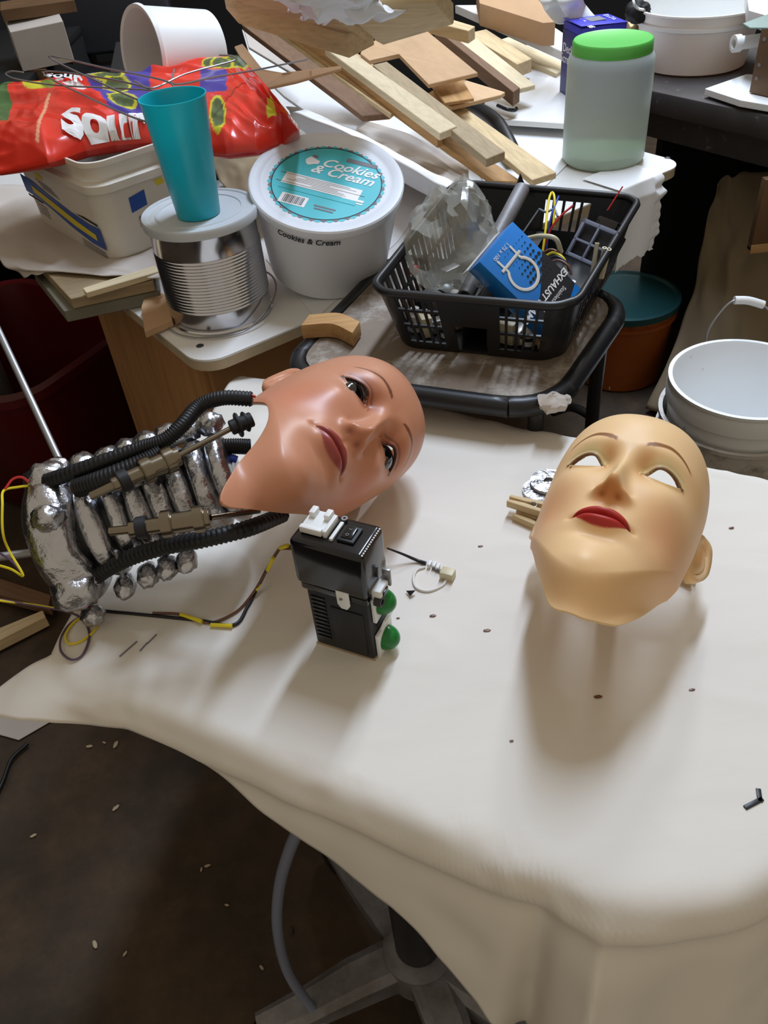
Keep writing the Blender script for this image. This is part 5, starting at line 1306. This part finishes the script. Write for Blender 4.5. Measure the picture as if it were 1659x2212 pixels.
# white tub lying on its side behind the bag
oc = G(305, 122, 1.03); axd = Vector((.80, .58, -.16)).normalized(); tr = .078
ot = thing('fallen_tub', 'white plastic tub lying on its side behind the red bag', 'tub', frame(oc, x=(0, 0, 1), z=axd))
lathe('tub_wall', [(tr*.95, .002), (tr*1.03, .0), (tr*1.05, .006), (tr, .012), (tr*.9, .135), (0, .135), (0, .132), (tr*.86, .132), (tr*.95, .012), (tr*.95, .002)], 'white_plastic', ot, 64)
slab('tub_support', [(230, 190, .95), (470, 160, .95), (480, 100, .95), (250, 90, .95)], .20, 'dark', 'dark box supporting the fallen white tub', 'box')
slab('loose_card', [(335, 150, .99), (352, 140, .99), (430, 115, .98), (440, 120, .98), (360, 150, .985)], .004, 'white_paper', 'narrow white card strip beside the fallen tub', 'card')
# wire hangers
def hanger(pts, label, closed=False):
    tag(tube('wire_hanger', [G(*p) for p in pts], .0014, 'steel', None, 5, 6, closed), label, 'hanger', 'wire hangers on the bag')
hanger([(50, 156, 1.04), (24, 154, 1.04), (13, 161, 1.035), (40, 172, 1.035), (120, 184, 1.035), (240, 190, 1.04), (345, 196, 1.045)], 'wire hanger with its hook at the left edge')
hanger([(105, 122, 1.06), (240, 150, 1.06), (370, 180, 1.06), (345, 215, 1.055), (325, 225, 1.05), (230, 185, 1.055)], 'wire hanger with the highest pointed corner', True)
hanger([(92, 156, 1.045), (220, 168, 1.05), (330, 196, 1.05), (345, 235, 1.045), (325, 265, 1.04), (200, 215, 1.04)], 'wire hanger lying lowest across the purple print', True)
hanger([(474, 119, 1.06), (503, 121, 1.06), (506, 130, 1.055), (480, 138, 1.055), (400, 160, 1.055), (330, 190, 1.055), (290, 175, 1.06)], 'wire hanger with its hook right of the fallen tub')
hanger([(376, 150, 1.05), (377, 182, 1.05), (470, 165, 1.045), (560, 150, 1.02), (665, 128, 1.0)], 'long bent wire reaching over the torn cardboard')
# ------------------------------------------------------------------ dark bench on the right
BZ = .77
b0, b1 = G(1335, 180, BZ), G(1659, 250, BZ); bxd = (b1-b0).normalized(); byd = Vector((-bxd.y, bxd.x, 0))
BM = frame(Vector((b0.x, b0.y, 0)), x=bxd)
bn = thing('dark_bench', 'dark stained wooden bench along the right side', 'bench', BM)
box('bench_top', 1.5, .75, .05, 'bench', bn, (.75, .375, BZ-.025), bevel=.004)
box('apron', 1.46, .03, .07, 'bench', bn, (.75, .06, BZ-.085), bevel=.002)
box('shade_back', 1.46, .02, BZ-.06, 'dark', bn, (.75, .52, (BZ-.06)/2), bevel=.002)  # added dark sheet standing in for the deep shade under the bench
box('shade_side', .02, .6, BZ-.06, 'dark', bn, (.03, .45, (BZ-.06)/2), bevel=.002)  # second added dark sheet, keeps the left end of the underside black
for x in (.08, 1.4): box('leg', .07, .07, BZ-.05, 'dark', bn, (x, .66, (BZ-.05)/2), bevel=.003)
# white pail on the bench
wb0 = G(1494, 138, BZ+.001); WH = height_at(wb0, 1502, 8)-BZ
wp = thing('white_pail', 'round white speckled pail standing on the dark bench', 'pail', wb0)
lathe('pail_wall', [(0, .001), (.118, .001), (.124, .004), (.140, WH*.72), (.146, WH*.74), (.146, WH*.80), (.142, WH*.82), (.146, WH-.006), (.151, WH-.004), (.151, WH), (.144, WH), (.136, WH*.7), (.120, .004), (0, .004)], 'white_plastic', wp, 72)
tube('bail', [Vector((.150*cos(a), .150*sin(a), WH*.77-.012*sin((a+.3)*1.2))) for a in [radians(v) for v in range(-20, 161, 15)]], .0022, 'steel', wp, 3, 6)
# white cutting board, wooden box, pipe
slab('cutting_board', [(1523, 191, .79), (1612, 160, .79), (1740, 165, .79), (1740, 240, .79), (1600, 216, .79)], .014, 'white_plastic', 'white plastic board lying on the dark bench edge', 'board')
wbx = G(1618, 200, .792); wd = (G(1760, 232, .792)-wbx).normalized(); wdp = Vector((-wd.y, wd.x, 0)); bh = height_at(wbx, 1620, 60)-.792
wbt = thing('wooden_box', 'brown wooden box with screws at the right picture edge', 'box', frame(wbx, x=wd))
box('front_board', .30, .016, bh, 'rug_wood', wbt, (.15, .008, bh/2), bevel=.001); box('side_board', .016, .22, bh, 'rug_wood', wbt, (.008, .126, bh/2), bevel=.001)
box('back_board', .30, .016, bh, 'rug_wood', wbt, (.15, .236, bh/2), bevel=.001); box('side_board', .016, .22, bh, 'rug_wood', wbt, (.292, .126, bh/2), bevel=.001); box('bottom_board', .27, .2, .01, 'rug_wood', wbt, (.15, .12, .006), bevel=.001)
for z in (.03, bh*.45, bh-.02): lathe('screw', [(0, .0015), (.004, .001), (.004, 0)], 'steel', wbt, 12).matrix_local = Matrix.Translation((.012, 0, z)) @ Matrix.Rotation(pi/2, 4, 'X')
pp = G(1596, 92, .86); tag(lathe('pipe_stub', [(.010, 0), (.014, 0), (.014, .05), (.018, .05), (.018, .065), (.010, .065), (.010, 0)], 'white_plastic', None, 24), 'short white pipe stub between pail and wooden box', 'pipe').matrix_world = frame(pp+Vector((.05, 0, 0)), x=(0, 0, 1), z=(-1, -.1, 0))
slab('white_plank', [(1612, -20, .93), (1700, -20, .93), (1700, 45, .93), (1618, 22, .93)], .03, 'white_plastic', 'white plank end at the top right corner', 'plank')
slab('green_sheet', [(1604, 50, .96), (1659, 30, .965), (1720, 40, .965), (1720, 60, .955), (1620, 60, .955)], .003, mat('grey_green_sheet', S(120, 140, 130), .4), 'thin grey-green sheet on the wooden box', 'sheet')
slab('wood_block', [(1352, 40, .86), (1378, 30, .86), (1392, 46, .86), (1362, 58, .86)], .06, 'pine', 'small pine block between carton and white pail', 'block')
crumple('dark_rag', G(1378, 26, .90), (.035, .03, .03), 'dark', 41, 4, .4, 'dark crumpled rag beside the white pail', 'rag')
tag(tube('thin_cable', [G(1366, -10, .95), G(1370, 8, .94), G(1378, 18, .92), G(1392, 22, .92)], .003, 'w_white', None, 6, 8), 'thin white cable at the top edge beside the pail', 'cable')
# brown paper sheet hanging behind the buckets
sheet_px('brown_sheet', [[(1545, 395, .56), (1600, 375, .57), (1720, 372, .58)], [(1522, 520, .40), (1605, 520, .42), (1720, 520, .44)], [(1478, 680, .22), (1580, 700, .25), (1720, 700, .27)], [(1400, 880, .02), (1540, 930, .02), (1720, 960, .02)]], 'tarp', 'large brown paper sheet hanging under the dark bench', 'paper', .001, .012, 9, 40, 50)
hb = G(1612, 540, .50); tag(box('hanging_board', .25, .02, .16, 'rug_wood', None, (hb.x+.13, hb.y+.0, .58), bevel=.001), 'brown board under the bench, in front of the brown sheet', 'board')
box('edge_strip', .25, .022, .02, 'woak', bpy.data.objects['hanging_board'], (hb.x+.13, hb.y-.001, .505), bevel=.001)
# orange bucket with teal lid
ob = G(1352, 838, 0); OH = .40
orb = thing('orange_bucket', 'orange plastic bucket with a teal lid standing on the floor', 'bucket', (ob.x, ob.y+.10, 0))
OH = height_at((ob.x, ob.y+.10), 1365, 640)
lathe('bucket_wall', [(0, .001), (.120, .001), (.125, .006), (.138, OH*.82), (.146, OH*.83), (.146, OH*.87), (.140, OH*.88), (.143, OH), (.136, OH), (.120, .008), (0, .008)], 'orange', orb, 64)
lathe('lid', [(.146, OH-.014), (.149, OH-.014), (.150, OH+.004), (.140, OH+.006), (.134, OH), (0, OH)], mat('teal_lid', S(22, 70, 72), .5, vary=.15), orb, 64)
# white bucket nested in another, on a black crate
wr = G(1612, 815, .48); 
crt = thing('black_crate', 'black slotted plastic crate under the nested buckets', 'crate', (wr.x+.01, wr.y, 0))
for sx_ in (-1, 1):
    for sy_ in (-1, 1): box('post', .03, .03, .13, 'black_plastic', crt, (sx_*.16, sy_*.16, .066), bevel=.002)
    for z in (.02, .066, .112): box('side_bar', .012, .30, .018, 'black_plastic', crt, (sx_*.165, 0, z), bevel=.001); box('side_bar', .30, .012, .018, 'black_plastic', crt, (0, sx_*.165, z), bevel=.001)
    for k in range(5): box('upright', .010, .010, .10, 'black_plastic', crt, (-.12+.06*k, sx_*.164, .066), bevel=.001)
box('top_plate', .34, .34, .008, 'black_plastic', crt, (0, 0, .131), bevel=.001)
M['dirty_white'] = mat('dirty_white_plastic', S(206, 200, 192), .45, vary=.08, dirt=S(96, 84, 72), dscale=10, dlo=.48, dhi=.66)
nb_ = thing('outer_bucket', 'dirty off-white bucket holding the white bucket inside it', 'bucket', (wr.x, wr.y, .136))
lathe('bucket_wall', [(0, .001), (.118, .001), (.124, .004), (.139, .18), (.146, .183), (.146, .192), (.140, .195), (.141, .215), (.148, .217), (.148, .226), (.141, .228), (.143, .262), (.147, .264), (.147, .272), (.139, .272), (.122, .006), (0, .006)], 'dirty_white', nb_, 72)
ib = thing('white_bucket', 'white bucket with a speckled inside nested at the lower right', 'bucket', (wr.x, wr.y, .20))
M['white_in'] = mat('speckled_white_plastic', S(246, 248, 249), .35, vary=.03, dirt=S(110, 102, 92), dscale=48, dlo=.665, dhi=.70)
lathe('bucket_wall', [(0, -.045), (.108, -.045), (.112, -.04), (.1325, .235), (.138, .238), (.1385, .262), (.1355, .272), (.1385, .275), (.1385, .281), (.131, .281), (.129, .275), (.107, -.03), (0, -.034)], 'white_in', ib, 72)
hd = tube('bail', [Vector((-.02, .136, .255)), Vector((-.02, .15, .29)), Vector((.0, .16, .325)), Vector((.03, .165, .35)), Vector((.08, .16, .34)), Vector((.12, .10, .30))], .0020, 'steel', ib, 6, 8)
tube('grip', [Vector((.028, .165, .350)), Vector((.055, .163, .347)), Vector((.085, .158, .337))], .008, 'white_plastic', ib, 6, 14)
# odds and ends on the floor at the right
slab('floor_stick', [(1262, 808, .02), (1268, 800, .02), (1322, 826, .02), (1318, 836, .02)], .012, 'pine', 'pale stick on the floor beside the orange bucket', 'stick')
tag(tube('floor_cable', [G(1195, 890, .30), G(1235, 880, .28), G(1275, 900, .26), G(1290, 930, .24), G(1280, 960, .22)], .010, 'rubber', None, 8, 10), 'thick black cable looping below the stool', 'cable')
slab('blue_crate', [(1640, 1760, .45), (1700, 1740, .45), (1720, 2000, .45), (1659, 2010, .45)], .30, mat('blue_grey_plastic', S(120, 128, 160), .6), 'blue-grey crate beyond the right paper corner', 'crate')

# ------------------------------------------------------------------ left side
rb = G(110, 740, .40); rbt = thing('red_bin', 'dark red plastic bin under the board at the left', 'bin', frame((rb.x-.10, rb.y+.02, 0), x=(.8, -.5, 0)))
loft('bin_wall', [(.40, .34, .07, .01), (.42, .36, .08, .02), (.52, .46, .10, .40), (.56, .50, .11, .405), (.56, .50, .11, .425), (.51, .45, .10, .425), (.40, .34, .07, .03)], 'red_plastic', rbt)
bt = G(35, 830, .30); btl = thing('grey_canister', 'grey tube-shaped canister standing in the red bin', 'canister', (rb.x-.16, rb.y-.05, .035))
lathe('canister_wall', [(0, 0), (.040, 0), (.042, .004), (.042, .40), (.040, .42), (.030, .435), (0, .44)], 'grey_metal', btl, 40); lathe('band', [(.0422, .15), (.0426, .15), (.0426, .22), (.0422, .22)], 'dark', btl, 40)
slab('floor_plank', [(-40, 1372, .04), (92, 1318, .04), (98, 1332, .04), (-40, 1402, .04)], .03, 'pine', 'tan plank on the dark floor left of the paper', 'plank')
slab('floor_plank', [(-60, 1230, .05), (110, 1285, .05), (105, 1310, .05), (-60, 1270, .05)], .03, 'wbrown', 'dark brown plank on the floor below the foil base', 'plank')
slab('grey_sheet', [(-60, 1570, .006), (-60, 1500, .006), (118, 1520, .006), (112, 1556, .006), (40, 1598, .006)], .003, 'paper2', 'grey sheet corner below the left paper flap', 'sheet')
tag(tube('floor_wire', [G(60, 1606, .01), G(25, 1640, .01), G(5, 1690, .01), G(-20, 1740, .01)], .004, 'rubber', None, 8, 8), 'thin black cable on the floor at the left edge', 'cable')
# orange tub under the board
og = thing('orange_tub', 'small orange tub with a white band under the board', 'tub', (G(575, 850, .42).x, G(575, 850, .42).y, .30))
lathe('tub_wall', [(0, .001), (.070, .001), (.074, .006), (.080, .20), (.076, .20), (.068, .008), (0, .008)], mat('dull_orange', S(186, 90, 44), .5, vary=.15), og, 48); lathe('white_band', [(.0745, .012), (.0750, .012), (.0766, .040), (.0761, .040)], 'white_plastic', og, 48)
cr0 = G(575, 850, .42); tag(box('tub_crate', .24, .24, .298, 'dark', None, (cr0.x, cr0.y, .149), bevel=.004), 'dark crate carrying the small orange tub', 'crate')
# dark shelf with clutter far behind
sh = thing('dark_shelf', 'dark cluttered shelf unit in the shadow at the top left', 'shelf', (-1.75, 3.0, 0))
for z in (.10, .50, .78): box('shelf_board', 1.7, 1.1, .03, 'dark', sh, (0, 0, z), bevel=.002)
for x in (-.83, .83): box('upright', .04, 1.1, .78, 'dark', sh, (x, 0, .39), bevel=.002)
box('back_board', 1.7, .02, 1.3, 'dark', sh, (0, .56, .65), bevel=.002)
slab('grey_carton', [(8, 38, .92), (118, 10, .94), (136, 46, .92), (22, 70, .90)], .105, 'paper2', 'pale grey carton on the dark shelf at the top left', 'box')
slab('shelf_lath', [(0, 4, .96), (150, -20, .96), (160, 0, .96), (0, 22, .95)], .03, 'rug_wood', 'brown lath above the pale grey carton', 'lath')
slab('papers', [(345, 34, .86), (390, 28, .86), (452, 44, .86), (395, 64, .86), (345, 58, .86)], .858, 'paper2', 'tall pale paper stack in the dark behind the fallen tub', 'papers')
slab('shelf_wood', [(70, 62, .86), (130, 70, .86), (145, 88, .86), (80, 80, .86)], .065, 'rug_wood', 'brown wood piece under the pale grey carton', 'wood')
slab('shelf_wood', [(45, 100, .80), (90, 96, .80), (100, 150, .80), (60, 150, .80)], .05, 'wbrown', 'dim brown board end behind the left wire hanger', 'wood')
ch = G(300, 60, .80); cht = thing('black_chair', 'black rounded chair back in the dark behind the fallen tub', 'chair', (ch.x-.12, ch.y+.25, 0))
pts = rrect(.42, .46, .10, 8)
prism('backrest', pts, .05, 'black_matte', cht, .012, Matrix.Translation((0, 0, .92)) @ Matrix.Rotation(radians(80), 4, 'X'), 3)
prism('seat', rrect(.44, .42, .08, 8), .06, 'black_matte', cht, .012, Matrix.Translation((0, -.2, .60)), 3)
for x in (-.19, .19): tube('leg', [(x, 0, .9), (x, .0, .5), (x*1.1, .02, .01)], .014, 'dark_metal', cht, 4, 8); tube('leg', [(x, -.38, .60), (x*1.1, -.40, .01)], .014, 'dark_metal', cht, 4, 8)
